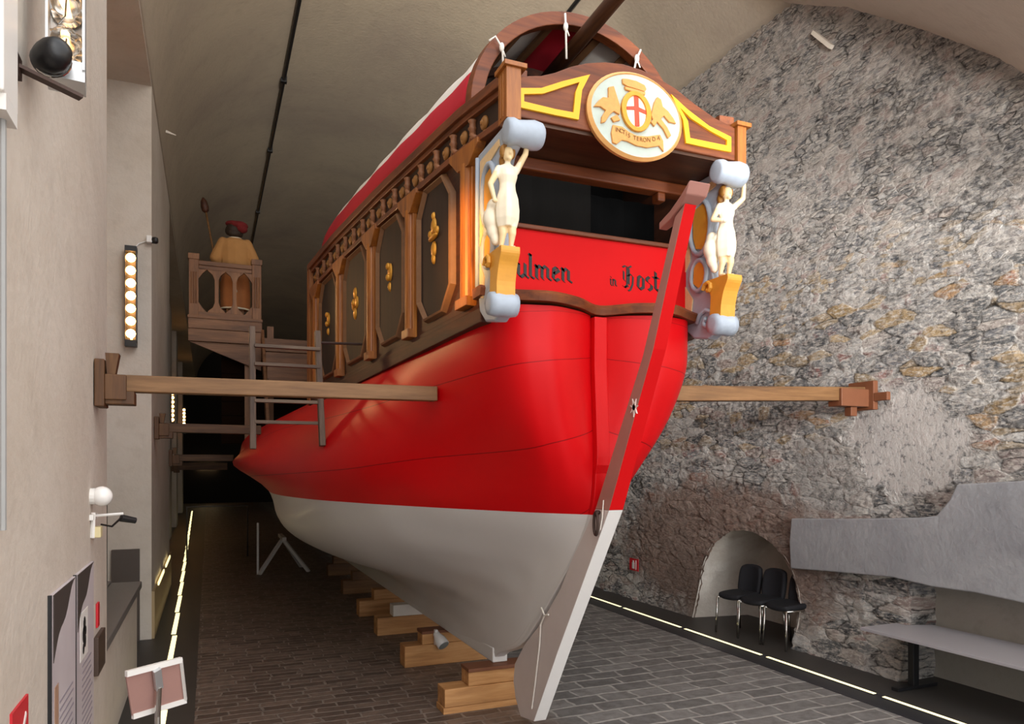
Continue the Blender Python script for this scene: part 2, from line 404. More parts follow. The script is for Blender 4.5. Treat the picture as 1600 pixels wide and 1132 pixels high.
def vert(i, j):
    k = (i, j)
    if k not in idx:
        y, z = ysv[i], zsv[j]
        rr_ = NR + .022 * noise.noise(V((0, y * 7, z * 7)))
        if z >= NS - .02:
            d_ = sqrt((y - NY) ** 2 + (z - NS) ** 2)
            if abs(d_ - NR) < .034 and z > NS: y, z = NY + (y - NY) * rr_ / d_, NS + (z - NS) * rr_ / d_
        elif abs(abs(y - NY) - NR) < .02: y = NY + (rr_ if y > NY else -rr_)
        x = XR - max(0, .45 - z) * .28 * (1 if y > 4.8 else 0) + .05 * noise.noise(V((0, y * .5, z * .5)))
        idx[k] = bm.verts.new((x, y, z))
    return idx[k]
for i in range(len(ysv) - 1):
    for j in range(len(zsv) - 1):
        y, z = ysv[i] + dy / 2, zsv[j] + .017
        if cut(y, z): continue
        bm.faces.new((vert(i, j), vert(i, j + 1), vert(i + 1, j + 1), vert(i + 1, j)))
me = bpy.data.meshes.new('wall_right'); bm.to_mesh(me); bm.free(); me.materials.append(m_rubble)
for p in me.polygons: p.use_smooth = True
o = bpy.data.objects.new('wall_right', me); COL.objects.link(o); o['kind'] = 'structure'
y0 = ysv[-1]
bm = B(); grid(bm, [[V((XR + .05 * noise.noise(V((0, y * .5, z * .5))), y, z)) for z in [k * .25 for k in range(30)]] for y in [y0 + k * .3 for k in range(int((42.2 - y0) / .3) + 2)]])
struct('wall_right_far', bm, m_rubble, smooth=True)
bm = B(); box(bm, 6.35, 7.0, -2.6, 4.95, -.1, 1.6); struct('wall_right_recess', bm, m_recess)
bm = B(); grid(bm, [[V((6.0 - max(0, .45 - z) * .28 + .09 * k, 4.80 + .03 * noise.noise(V((k * .6, z * 4, 0))), z)) for z in [q * .06 for q in range(20)]] for k in range(6)]); struct('wall_right_jamb', bm, m_rubble, smooth=True)
bm = B(); box(bm, 6.1, 7.0, -2.6, 2.5, 1.5, 7.3); struct('wall_right_near', bm, m_soffit)
# niche lining
arch = [V((0, NY - NR - .03, -.02)), V((0, NY - NR - .03, NS))] + [V((0, NY - (NR + .03) * cos(pi * k / 20), NS + (NR + .03) * sin(pi * k / 20))) for k in range(1, 20)] + [V((0, NY + NR + .03, NS)), V((0, NY + NR + .03, -.02))]
bm = B(); rows = []
for k in range(9):
    x = 5.985 + k * .10
    rows.append([V((x - max(0, .45 - max(p.z, 0)) * .28, NY + (p.y - NY) * (1 - .02 * k), p.z * (1 - .015 * k))) + V((0, 0, .02 * noise.noise(V((x * 3, p.y * 3, p.z * 3))))) for p in arch])
vs = grid(bm, rows); bm.faces.new(vs[-1])
struct('wall_right_niche', bm, m_niche, smooth=True)
# cast concrete lintel along the lower wall
out = [(6.18, .87), (6.2, 1.15), (6.17, 1.42), (5.5, 1.46), (4.62, 1.53), (4.45, 1.56), (4.33, 1.70), (4.26, 1.84), (3.2, 1.92), (2.3, 1.95), (2.3, .90), (3.0, .93), (3.6, .915), (4.1, .94), (4.5, .93), (4.9, .955), (5.3, .93), (5.7, .905)]
bm = B(); prism(bm, [(5.90, y, z) for y, z in out], (.55, 0, 0)); struct('trim_6', bm, m_concrete, bev=.012)
# ================================================================== THE SHIP
XC = 2.266
m_brown = wood('varnished_brown', '#43200b', '#703614', '#894a1f', 0, 1, .55, 0)
m_browny = wood('varnished_brown_long', '#4a2410', '#723a1a', '#8e5026', 1, 1, .5, .05)
m_brownz = wood('varnished_oak_upright', '#6b3a14', '#9a5a20', '#b8742c', 2, 1, .45, .1)
m_darkw = wood('dark_stained_oak', '#241006', '#3f1e0d', '#5a2f17', 1, 1, .6, 0)
m_panel = wood('panel_dark_oak', '#160b06', '#24120a', '#331a0e', 2, .7, .7, 0)
m_carve = paint('carved_walnut', '#8f5d3c', .5, .25, 20)
m_mould = paint('worn_moulding', '#7d5738', .6, .3, 14)
m_gold = paint('gilt', '#d99a35', .35, .2, 25, .1, .35)
m_yellow = paint('yellow_band', '#f2b517', .45, .06)
m_rudder = paint('brown_rudder_side', '#a8756a', .5, .12, 5)
m_rudwhite = paint('shaded_rudder_side', '#cfc4c0', .5, .08, 5)
m_white = paint('white_hull_paint', '#d9d7d5', .42, .05, 2, .05, 0, .1)
m_red2 = paint('red_board_paint', '#cf0b10', .6, .06, 3, .05, 0, 0, .15)
m_black = paint('black_lettering', '#080605', .5, .05)
m_navy = paint('navy_curtain', '#0c0e16', 1, .2, 3, .08, 0, 0, .1)
m_char = paint('charcoal_curtain', '#191715', 1, .2, 3, .08, 0, 0, .1)
m_jet = paint('black_curtain', '#060606', 1, .2, 3, .08, 0, 0, .1)
m_cred = paint('red_canvas', '#bb0a26', .8, .08, 8, .1)
m_cwhite = paint('white_canvas', '#e6dfd6', .8, .06, 8, .1)
m_cord = paint('white_cord', '#e9e3d9', .8, .1, 40)
m_blue = paint('blue_grey_carving', '#a9b4c2', .5, .15, 18)
m_ochre = paint('ochre_carving', '#dc9a34', .5, .15, 16)
m_cream = paint('cream_carving', '#f0e4cb', .5, .08, 18)
m_skin = paint('pale_flesh_carving', '#eed3a4', .5, .1, 18)
m_hair = paint('brown_carving', '#9b6b2a', .5, .2, 30)
m_iron = paint('old_iron', '#4a3a34', .55, .3, 30, .2, .6)
# hull red with faint plank seams
s = NT('red_hull_paint'); uv = s.n('ShaderNodeUVMap'); uvs = s.sep(uv.outputs[0])
ln = s.math('FRACT', s.math('ADD', s.math('ADD', s.math('MULTIPLY', uvs[1], .62), s.math('MULTIPLY', uvs[0], .085)), .21))
ln = s.math('LESS_THAN', ln, .012); f, _ = s.noise(s.map(), 1.2, 5, .6)
s.base(s.mix(s.math('MULTIPLY', ln, .7), s.mix(f, '#c4060e', '#d30b12'), '#4d0204')); s.rough(.4); s.p.inputs['Specular IOR Level'].default_value = .18
g, _ = s.noise(s.map((3, .6, 3)), 3, 3); s.bump(s.math('SUBTRACT', g, ln), .12, .012)
m_red = s.m

ship = thing('galley', 'large red and white galley stern with carved brown cabin and striped canopy', 'ship', (XC, 5.8, .38))

# ---- hull: control net of half-breadths
SY = [0, 0, 0, 0, 5.0, 5.5, 6.0, 7.0, 8.5, 11.0, 15.0, 20.0]
NET = [
 (.40, [5.75, 5.78, 5.80, 5.84, 5.9, 6.0, 6.2], [.05, .05, .05, .05, .055, .06, .06, .07, .07, .07, .07, .07]),
 (.60, [5.20, 5.25, 5.30, 5.40, 5.5, 5.7, 6.1], [.05, .05, .055, .06, .065, .075, .09, .1, .13, .12, .1, .08]),
 (.80, [4.92, 4.97, 5.03, 5.10, 5.25, 5.55, 6.0], [.05, .052, .058, .065, .075, .095, .13, .25, .46, .4, .3, .2]),
 (1.0, [4.70, 4.75, 4.83, 4.92, 5.1, 5.5, 6.0], [.05, .054, .062, .075, .095, .16, .3, .72, 1.0, .9, .7, .45]),
 (1.2, [4.48, 4.54, 4.63, 4.75, 5.03, 5.5, 6.0], [.05, .058, .072, .095, .16, .36, .62, 1.08, 1.36, 1.2, 1.0, .65]),
 (1.4, [4.27, 4.33, 4.43, 4.58, 5.0, 5.5, 6.0], [.05, .065, .09, .14, .34, .63, .9, 1.28, 1.52, 1.36, 1.12, .78]),
 (1.69, [4.05, 4.10, 4.20, 4.38, 5.0, 5.5, 6.0], [.05, .09, .17, .3, .64, .88, 1.1, 1.42, 1.6, 1.48, 1.22, .88]),
 (2.0, [3.99, 3.99, 4.02, 4.20, 5.0, 5.5, 6.0], [.05, .14, .28, .43, .78, 1.02, 1.22, 1.52, 1.84, 1.93, 1.75, 1.4]),
 (2.3, [4.00, 3.95, 3.93, 4.11, 5.0, 5.5, 6.0], [.05, .18, .38, .58, .84, 1.01, 1.17, 1.4, 1.66, 1.82, 1.7, 1.4]),
 (2.6, [4.02, 3.92, 3.87, 4.07, 5.0, 5.5, 6.0], [.05, .2, .44, .68, .84, .94, 1.03, 1.17, 1.34, 1.76, 1.66, 1.36]),
 (2.8, [4.02, 3.92, 3.87, 4.07, 5.0, 5.5, 6.0], [.05, .2, .44, .70, .82, .87, .92, 1.01, 1.14, 1.7, 1.62, 1.32]),
 (2.95, [4.02, 3.92, 3.87, 4.07, 5.0, 5.5, 6.0], [.05, .2, .44, .70, .79, .83, .87, .95, 1.08, 1.64, 1.58, 1.3])]
ZF = {9: {9: 2.36, 10: 2.44, 11: 2.5}}
def net(l, k):
    z, ya, ba = NET[l]
    y = ya[k] if k < 7 else SY[k]
    zb_ = interp([(3.6, 2.93), (4.1, 2.92), (5.0, 2.87), (7.2, 2.79), (9, 2.74)], y)
    if l == 10: z = min(z, zb_ - .05)
    if l == 11: z = min(z, zb_ + .02)
    if k >= 9 and l >= 8: z = {8: 2.2, 9: 2.36, 10: 2.44, 11: 2.5}[l]
    return V((ba[k], y, z))
rows = [spline([net(l, k) for k in range(12)], 6) for l in range(12)]
ncol = len(rows[0]); NL = 4
cols = [spline([rows[l][c] for l in range(12)], NL) for c in range(ncol)]
nlev = len(cols[0])
bm = B(); ul = bm.loops.layers.uv.new('UVMap')
for sd in (-1, 1):
    vv = [[bm.verts.new((XC + sd * cols[c][l].x, cols[c][l].y, cols[c][l].z)) for l in range(nlev)] for c in range(ncol)]
    for c in range(ncol - 1):
        for l in range(nlev - 1):
            q = [(c, l), (c + 1, l), (c + 1, l + 1), (c, l + 1)]
            f = bm.faces.new([vv[a][b] for a, b in q]); f.material_index = 0 if l >= 6 * NL else 1
            for lp, (a, b) in zip(f.loops, q): lp[ul].uv = (a / 6, b / NL)
    # closing bulkhead at the far end
    e = [vv[-1][l] for l in range(nlev)]
    e2 = [bm.verts.new((XC, v.co.y, v.co.z)) for v in e]
    for l in range(nlev - 1): bm.faces.new((e[l], e[l + 1], e2[l + 1], e2[l])).material_index = 0 if l >= 6 * NL else 1
hull = obj('hull', bm, [m_red, m_white], ship, smooth=True)
# deck forward of the cabin
bm = B(); dk = []
for Y, b_, z in ((8.6, 1.1, 2.55), (9.6, 1.35, 2.4), (11, 1.62, 2.34), (15, 1.56, 2.38), (19.9, 1.28, 2.42)):
    dk.append([V((XC + b_ * q, Y, z + .04 * (1 - abs(q)))) for q in (-1, -.5, 0, .5, 1)])
grid(bm, dk); obj('deck', bm, wood('deck_planks', '#2c1d13', '#443020', '#5c452f', 1), ship)
# sternpost following the stern profile, red above the waterline and white below
yp = [(z, ya[0]) for z, ya, ba in NET]
bm = B()
zl = [.37] + [.40 + i * .0517 for i in range(1, 50) if .40 + i * .0517 < 2.93] + [2.93]
zl = sorted(zl + [1.69])
ys_ = spline([V((y, z, 0)) for z, y in yp], 6)
ytab = [(p.y, p.x) for p in ys_]
rw = []
for z in zl:
    y = interp(ytab, z); a = .03 if z < 2 else .045
    rw.append([V((XC - .045, y - a, z)), V((XC + .045, y - a, z)), V((XC + .055, y + .07, z)), V((XC - .055, y + .07, z))])
kk = zl.index(1.69)
vs = grid(bm, rw, cv=True, mf=lambda i, j: 0 if i >= kk else 1); bm.faces.new(vs[0]).material_index = 1; bm.faces.new(vs[-1])
obj('sternpost', bm, [m_red, m_white], ship, bev=.006)
bm = B(); box(bm, XC - .065, XC + .065, 5.68, 19.8, .345, .47); obj('keel', bm, m_white, ship, bev=.01)
bm = B(); box(bm, XC - .06, XC + .07, 5.69, 5.80, .345, .42); obj('keel_shoe', bm, paint('white_block', '#ecebe9', .5), ship, bev=.004)

# ---- rudder, traced on the centre plane
XP = XC - .045
def onc(pts, X=XP): return [atX(px, py, X) for px, py in pts]
af = [(1068, 317), (1043, 434), (1020, 545), (986, 672), (952.5, 798)]
fw = [(1052, 339), (1028, 448), (1003, 558), (972, 660), (931, 796)]
lo_a = [(952.5, 798), (912, 910), (872, 1020), (835, 1128)]
lo_f = [(931, 796), (895, 873), (876, 921), (847, 973), (820, 1008), (805, 1038), (803, 1065), (806, 1090), (814, 1120)]
rud = thing('rudder', None, None, (0, 0, 0)); rud.parent = ship; rud.location = V((XC, 4.9, .1)) - ship.location
def blade(a, f, th0, th1, mats, name):
    A = onc(a); Fp = onc(f); bm = B(); outl = A + Fp[::-1]
    lo = outl; zs = [p.z for p in outl]; z0, z1 = min(zs), max(zs)
    th = lambda p: lerp(th0, th1, (p.z - z0) / (z1 - z0))
    L = [V((XC - th(p) / 2, p.y, p.z)) for p in outl]; R = [V((XC + th(p) / 2, p.y, p.z)) for p in outl]
    a_ = [bm.verts.new(p) for p in L]; b_ = [bm.verts.new(p) for p in R]; n = len(a_)
    bm.faces.new(a_[::-1]).material_index = 1; bm.faces.new(b_).material_index = 1
    for i in range(n):
        q = bm.faces.new((a_[i], a_[(i + 1) % n], b_[(i + 1) % n], b_[i])); q.material_index = 0 if i < len(A) - 1 else 1
    return obj(name, bm, mats, rud, bev=.004)
blade(af, fw, .098, .072, [m_red2, m_rudder], 'upper_blade')
blade(lo_a, lo_f, .10, .098, [paint('white_rudder_edge', '#efedea', .45, .04), m_rudwhite], 'lower_blade')  # greyer white on the sides puts their shade into the colour
# tiller running forward into the cabin, with its square head
tl = [(1079, 281), (1060, 306), (1040, 329), (1021, 347)]; tb = [(1073, 303), (1060, 321), (1041, 342), (1021, 358)]
A = onc(tl, XC - .06); Bq = onc(tb, XC - .06)
bm = B(); rr = []
for i, (p, q) in enumerate(zip(A, Bq)):
    h = [.065, .05, .035, .025][i]
    rr.append([V((XC - h, p.y, p.z)), V((XC + h, p.y, p.z)), V((XC + h, q.y, q.z)), V((XC - h, q.y, q.z))])
vs = grid(bm, rr, cv=True); bm.faces.new(vs[0]); bm.faces.new(vs[-1]); obj('tiller', bm, m_rudder, rud, bev=.006)
bm = B()
sc = atX(990, 637, XC - .052)
for k in range(7):
    a = 2 * pi * k / 7 + .3; d = V((0, cos(a), sin(a) * 1.2))
    p = sc + d * .045; w_ = V((0, -d.z, d.y)) * .12 * .1
    prism(bm, [sc - w_, p, sc + w_], (.006, 0, 0))
obj('star_mark', bm, paint('worn_star', '#e0d0c8', .6), rud)
bm = B(); rc_ = atX(931, 819, XC - .075); tube(bm, [rc_ + V((0, .025 * cos(a), .07 * sin(a))) for a in [2 * pi * k / 18 for k in range(18)]], .009, 6, closed=True)
ell(bm, rc_ + V((.012, 0, .07)), (.02, .02, .014)); obj('iron_ring', bm, m_iron, rud, smooth=True)
bm = B(); tube(bm, [atX(x, y, XC - .06) for x, y in ((943, 782), (941, 810), (938, 828), (933, 833))], .004, 6); obj('cord', bm, m_cord, rud)
bm = B(); tube(bm, [atX(x, y, XC - .062) for x, y in ((846, 950), (851, 962), (845, 976), (843, 1010), (836, 1070), (831, 1108))], .006, 6)
tube(bm, [atX(x, y, XC - .062) for x, y in ((851, 962), (857, 961))], .007, 6); obj('cord', bm, m_cord, rud)

# ---- stern: name board, sill, window, lintel
YN = 4.05
bm = B(); prism(bm, [(XC - .72, YN, 2.97), (XC + .74, YN, 2.97), (XC + .74, YN, 3.44), (XC - .72, YN, 3.44)], (0, .05, 0))
nb = obj('name_board', bm, m_red2, ship)
bm = B(); box(bm, XC - .72, XC + .74, YN - .025, YN + .06, 3.44, 3.468); obj('cap_moulding', bm, m_brown, nb, bev=.006)
def nib(bm, pts, ox, oz, sx, sz, y, w=.23):
    for (a, b), (c, d) in zip(pts, pts[1:]):
        q = [(a - w / 2, b + w * .35), (c - w / 2, d + w * .35), (c + w / 2, d - w * .35), (a + w / 2, b - w * .35)]
        P4 = [V((ox + x * sx, y, oz + z * sz)) for x, z in q]
        ar = (P4[1] - P4[0]).cross(P4[3] - P4[0]).length
        if ar < 1e-8: continue
        prism(bm, P4, (0, .006, 0))
GL = {
 'u': (.78, [[(.0, .92), (.06, 1.0), (.06, .18), (.2, .0), (.48, .22)], [(.5, 1.0), (.5, .14), (.64, .0), (.7, .1)]]),
 'l': (.42, [[(.0, 1.62), (.08, 1.75), (.08, .16), (.22, .0), (.3, .1)]]),
 'm': (1.18, [[(.0, .88), (.08, 1.0), (.08, .12), (.16, .0)], [(.08, .78), (.34, 1.0), (.46, .88), (.46, .12), (.54, .0)], [(.46, .78), (.72, 1.0), (.86, .88), (.86, .14), (1.0, .0), (1.06, .1)]]),
 'e': (.66, [[(.1, .86), (.06, .2), (.22, .0), (.48, .18)], [(.1, .86), (.3, 1.0), (.46, .78), (.1, .5)]]),
 'n': (.8, [[(.0, .88), (.08, 1.0), (.08, .12), (.16, .0)], [(.08, .78), (.34, 1.0), (.48, .88), (.48, .14), (.62, .0), (.68, .1)]]),
 'i': (.42, [[(.0, .88), (.08, 1.0), (.08, .14), (.22, .0), (.28, .1)], [(.06, 1.34), (.14, 1.24)]]),
 'H': (.98, [[(-.14, 1.5), (.06, 1.62), (.3, 1.5), (.52, 1.64)], [(.2, 1.5), (.2, .22), (.02, .02), (-.12, .12)], [(-.06, 1.2), (-.06, .62), (.04, .5)], [(.2, .86), (.48, 1.04), (.66, .86), (.62, .3), (.46, -.1), (.3, -.2)], [(.02, .02), (.3, .16), (.5, .02)], [(.34, 1.42), (.34, .3)]]),
 'o': (.68, [[(.1, .86), (.06, .18), (.22, .0)], [(.22, .0), (.48, .18), (.48, .84), (.28, 1.0), (.1, .86)]]),
 's': (.62, [[(.46, .86), (.26, 1.0), (.06, .82), (.08, .64), (.46, .4), (.44, .16), (.22, .0), (.02, .14)]]),
 't': (.5, [[(.14, 1.4), (.14, .16), (.28, .0), (.38, .12)], [(-.08, .98), (.36, 1.0)]])}
def write(t, x, z, h, wx):
    bm = B()
    for ch in t:
        adv, st = GL[ch]
        for p in st: nib(bm, p, x, z, wx, h, YN - .004, .12 if ch == 'H' else .20)
        x += adv * wx
    obj('painted_word', bm, m_black, nb)
write('ulmen', XC - .535, 3.145, .085, .098)
write('in', XC + .11, 3.155, .042, .042)
write('Host', XC + .215, 3.15, .088, .098)
# cupid's-bow sill shelf
sill = spline([V((-.80, 3.99, 3.03)), V((-.62, 3.90, 3.0)), V((-.42, 3.82, 2.99)), V((-.2, 3.88, 2.985)), V((0, 3.99, 2.975)), V((.2, 3.88, 2.985)), V((.42, 3.82, 2.985)), V((.62, 3.9, 2.975)), V((.82, 3.98, 2.96))], 6)
bm = B(); rr = []
for p in sill:
    x = XC + p.x
    rr.append([V((x, p.y, p.z + .03)), V((x, p.y - .015, p.z + .012)), V((x, p.y, p.z - .03)), V((x, 4.12, p.z - .03)), V((x, 4.12, p.z + .03))])
vs = grid(bm, rr, cv=True); bm.faces.new(vs[0]); bm.faces.new(vs[-1]); obj('sill_moulding', bm, m_brown, ship, smooth=False)
bm = B(); box(bm, XC - .70, XC + .72, 4.0, 4.10, 3.79, 3.865); box(bm, XC + .44, XC + .50, 4.0, 4.08, 3.73, 3.79)
obj('window_lintel', bm, m_brown, ship, bev=.012)
for x0, x1, y, mm in ((-.74, -.50, 4.42, m_navy), (-.52, .12, 4.34, m_char), (.10, .76, 4.50, m_jet)):
    bm = B(); n = 13; rr = []
    for i in range(n):
        x = XC + lerp(x0, x1, i / (n - 1)); rr.append([V((x, y + .012 * sin(i * 1.9), 2.9)), V((x, y + .012 * sin(i * 1.9 + .4), 3.9))])
    grid(bm, rr); c = obj('curtain', bm, mm, ship, smooth=True)
    so = c.modifiers.new('t', 'SOLIDIFY'); so.thickness = .01
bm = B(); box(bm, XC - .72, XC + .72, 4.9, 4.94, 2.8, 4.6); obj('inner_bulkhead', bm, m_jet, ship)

# ---- pediment
YP = 3.60
zz = lambda cx, cy: (680 + cx * .3125, cy * .3125)
top = [(400, 388), (470, 378), (530, 378), (600, 362), (680, 332), (760, 314), (850, 309), (940, 319), (1030, 347), (1110, 385), (1200, 440), (1300, 520), (1400, 590), (1500, 640)]
bot = [(1500, 803), (1230, 748), (940, 688), (660, 632), (390, 577)]
pts = [atY(*zz(*p), YP) for p in top + bot]
bm = B(); prism(bm, pts, (0, .06, 0)); ped = obj('pediment', bm, m_brown, ship, bev=.006)
yo = [[(418, 440), (530, 440), (640, 405), (775, 372), (735, 450), (718, 598), (600, 575), (420, 535)], [(1180, 470), (1260, 545), (1370, 630), (1480, 685), (1480, 760), (1370, 740), (1255, 715), (1240, 600)]]
yi = [[(445, 470), (540, 468), (650, 432), (722, 410), (702, 460), (692, 562), (600, 545), (445, 507)], [(1222, 535), (1280, 592), (1380, 657), (1460, 700), (1459, 728), (1370, 710), (1275, 690), (1264, 605)]]
for o_, i_ in zip(yo, yi):
    bm = B(); ring(bm, [atY(*zz(*p), YP - .014) for p in o_], [atY(*zz(*p), YP - .014) for p in i_], (0, .016, 0)); obj('yellow_frame', bm, m_yellow, ped, label='yellow painted frame')
for x0, x1, z1, z2 in ((XC - .80, XC - .715, 3.86, 4.135), (XC + .735, XC + .80, 3.86, 4.09)):
    bm = B(); box(bm, x0, x1, YP - .02, YP + .10, z1, z2); box(bm, x0 - .015, x1 + .03, YP - .035, YP + .12, z2, z2 + .025)
    for q in (.33, .66): box(bm, x0 - .004, x0, YP - .0 + q * .1 - .012, YP + q * .1 + .004, z1 + .02, z2 - .02)
    obj('corner_post', bm, m_brownz, ped, bev=.004)
bm = B(); box(bm, XC - .74, XC + .76, YP + .02, 4.12, 3.865, 3.885)
obj('overhang_soffit', bm, wood('soffit_planks', '#2b160b', '#442612', '#5e3a20', 0, .7), ship)

# ---- medallion
YM = 3.585
mc = V((XC, YM, 4.004))
def el(rx, rz, y, n=48, c=mc): return [V((c.x + rx * cos(2 * pi * k / n), y, c.z + rz * sin(2 * pi * k / n))) for k in range(n)]
bm = B(); rr = [el(.312, .246, YM + .02), el(.318, .252, YM - .01), el(.300, .236, YM - .028), el(.296, .232, YM - .02)]
vs = grid(bm, rr, cv=True); bm.faces.new(vs[-1]).material_index = 1; bm.faces.new(vs[0])
for f in bm.faces:
    if len(f.verts) == 4: f.material_index = 0
m_medbg = paint('pale_sky_ground', '#b7c3ba', .55, .14, 14)
m_pale = paint('peach_rim', '#e6ae6a', .45, .1, 12); m_orange = paint('orange_relief', '#dd9a50', .45, .22, 40)
med = obj('medallion', bm, [m_pale, m_medbg], ship, label='oval painted coat of arms')
MD = lambda cx, cy, y: atY(910 + cx * .1413, 100 + cy * .1413, y)
yb = YM - .02
def relief(name, polys, m, t, lab=None):
    bm = B()
    for po in polys: prism(bm, [MD(x, y, yb - t) for x, y in po], (0, t + .002, 0))
    return obj(name, bm, m, med, bev=.003, label=lab)
relief('griffin', [[(415, 560), (352, 520), (305, 560), (255, 640), (212, 650), (218, 580), (262, 510), (202, 468), (130, 465), (182, 402), (232, 362), (292, 372), (292, 252), (350, 242), (390, 370), (424, 470)], [(320, 590), (384, 556), (424, 620), (350, 640)]], m_orange, .014)
relief('griffin', [[(765, 560), (800, 420), (832, 362), (872, 390), (892, 470), (950, 520), (1010, 600), (1040, 660), (962, 640), (905, 570), (872, 605), (942, 700), (985, 790), (950, 820), (902, 722), (832, 640), (775, 602)], [(790, 600), (830, 640), (800, 690), (760, 640)]], m_orange, .014)
relief('crown', [[(445, 158), (505, 163), (600, 186), (690, 232), (712, 280), (690, 305), (600, 275), (500, 245), (450, 212)], [(470, 245), (600, 280), (700, 312), (695, 345), (590, 318), (480, 280)]], m_orange, .014)
oc = lambda rx, ry, y, n=28: [MD(603 + rx * cos(2 * pi * k / n), 520 + ry * sin(2 * pi * k / n) + .28 * rx * cos(2 * pi * k / n), y) for k in range(n)]
bm = B(); ring(bm, oc(165, 222, yb - .02), oc(112, 172, yb - .02), (0, .022, 0)); obj('cartouche', bm, m_gold, med, bev=.004)
bm = B(); prism(bm, oc(118, 178, yb - .008), (0, .01, 0)); obj('shield', bm, m_cream, med)
relief('red_cross', [[(572, 348), (622, 352), (627, 476), (722, 522), (718, 562), (629, 524), (637, 690), (584, 690), (578, 506), (494, 504), (492, 466), (576, 464)]], paint('cross_red', '#cf4a2b', .5), .012, 'red cross')
relief('banner', [[(340, 670), (440, 690), (520, 750), (600, 790), (720, 800), (860, 780), (896, 850), (902, 970), (850, 905), (720, 925), (600, 902), (500, 852), (440, 840), (382, 885), (338, 868), (322, 760)]], m_orange, .012)
FC = {}
def letter(ch):
    if ch not in FC:
        cu = bpy.data.curves.new('t', 'FONT'); cu.body = ch; cu.align_x = 'CENTER'; cu.size = 1; cu.extrude = .02
        o = bpy.data.objects.new('t', cu); COL.objects.link(o)
        dg = bpy.context.evaluated_depsgraph_get(); me = bpy.data.meshes.new_from_object(o.evaluated_get(dg))
        FC[ch] = me; bpy.data.objects.remove(o)
    return FC[ch]
def put_text(bm, ch, o, ux, uz, size):
    """o origin, ux/uz in-plane axes"""
    me = letter(ch); n = ux.cross(uz)
    M = Matrix((ux.to_4d() * size, uz.to_4d() * size, n.to_4d() * size, V((0, 0, 0, 1)))).transposed()
    for r in range(3): M[r][3] = o[r]
    M[3][0] = M[3][1] = M[3][2] = 0; M[3][3] = 1
    k = len(bm.verts); bm.from_mesh(me); bm.verts.ensure_lookup_table()
    bmesh.ops.transform(bm, matrix=M, verts=bm.verts[k:])
path = spline([V((362, 742, 0)), V((440, 765, 0)), V((520, 815, 0)), V((610, 848, 0)), V((720, 862, 0)), V((860, 838, 0))], 8)
txt = 'INCTIS TERONDA'; i0 = 0
for wd in txt.split():
    bm = B()
    for k, ch in enumerate(wd):
        t = (i0 + k + .5) / len(txt) * (len(path) - 1); a = path[int(t)]; b_ = path[min(int(t) + 1, len(path) - 1)]; p = a.lerp(b_, t - int(t))
        put_text(bm, ch, MD(p.x, p.y, yb - .0135), V((1, 0, 0)), V((0, 0, 1)), .034)
    i0 += len(wd) + 1
    obj('painted_word', bm, paint('umber_letters', '#7a5520', .6), med)

# ---- cabin side walls (they splay out and follow the sheer)
ZB = [(3.6, 2.91), (4.1, 2.90), (7.2, 2.79), (9, 2.74)]; ZT = [(3.6, 4.165), (4.4, 4.255), (6, 4.33), (7.5, 4.36), (9, 4.32)]
def W(Y, t, n=0.0, sd=-1):
    b_ = .74 + .09 * (Y - 4.1) + n
    return V((XC + sd * b_, Y - .09 * n, lerp(interp(ZB, Y), interp(ZT, Y), t)))
def wprism(bm, poly, n0, n1, sd=-1, mi=0): return hexa(bm, [W(y, t, n0, sd) for y, t in poly], [W(y, t, n1, sd) for y, t in poly], mi)
def wstrip(bm, y0, y1, t0, t1, n0, n1, sd=-1, k=14):
    rr = []
    for i in range(k + 1):
        y = lerp(y0, y1, i / k); rr.append([W(y, t0, n0, sd), W(y, t0, n1, sd), W(y, t1, n1, sd), W(y, t1, n0, sd)])
    vs = grid(bm, rr, cv=True); bm.faces.new(vs[0]); bm.faces.new(vs[-1]); return bm
PIL = [4.27, 5.29, 6.27, 7.31, 8.35]; PAN = [(4.55, 5.12), (5.47, 6.10), (6.45, 7.15), (7.48, 8.16)]
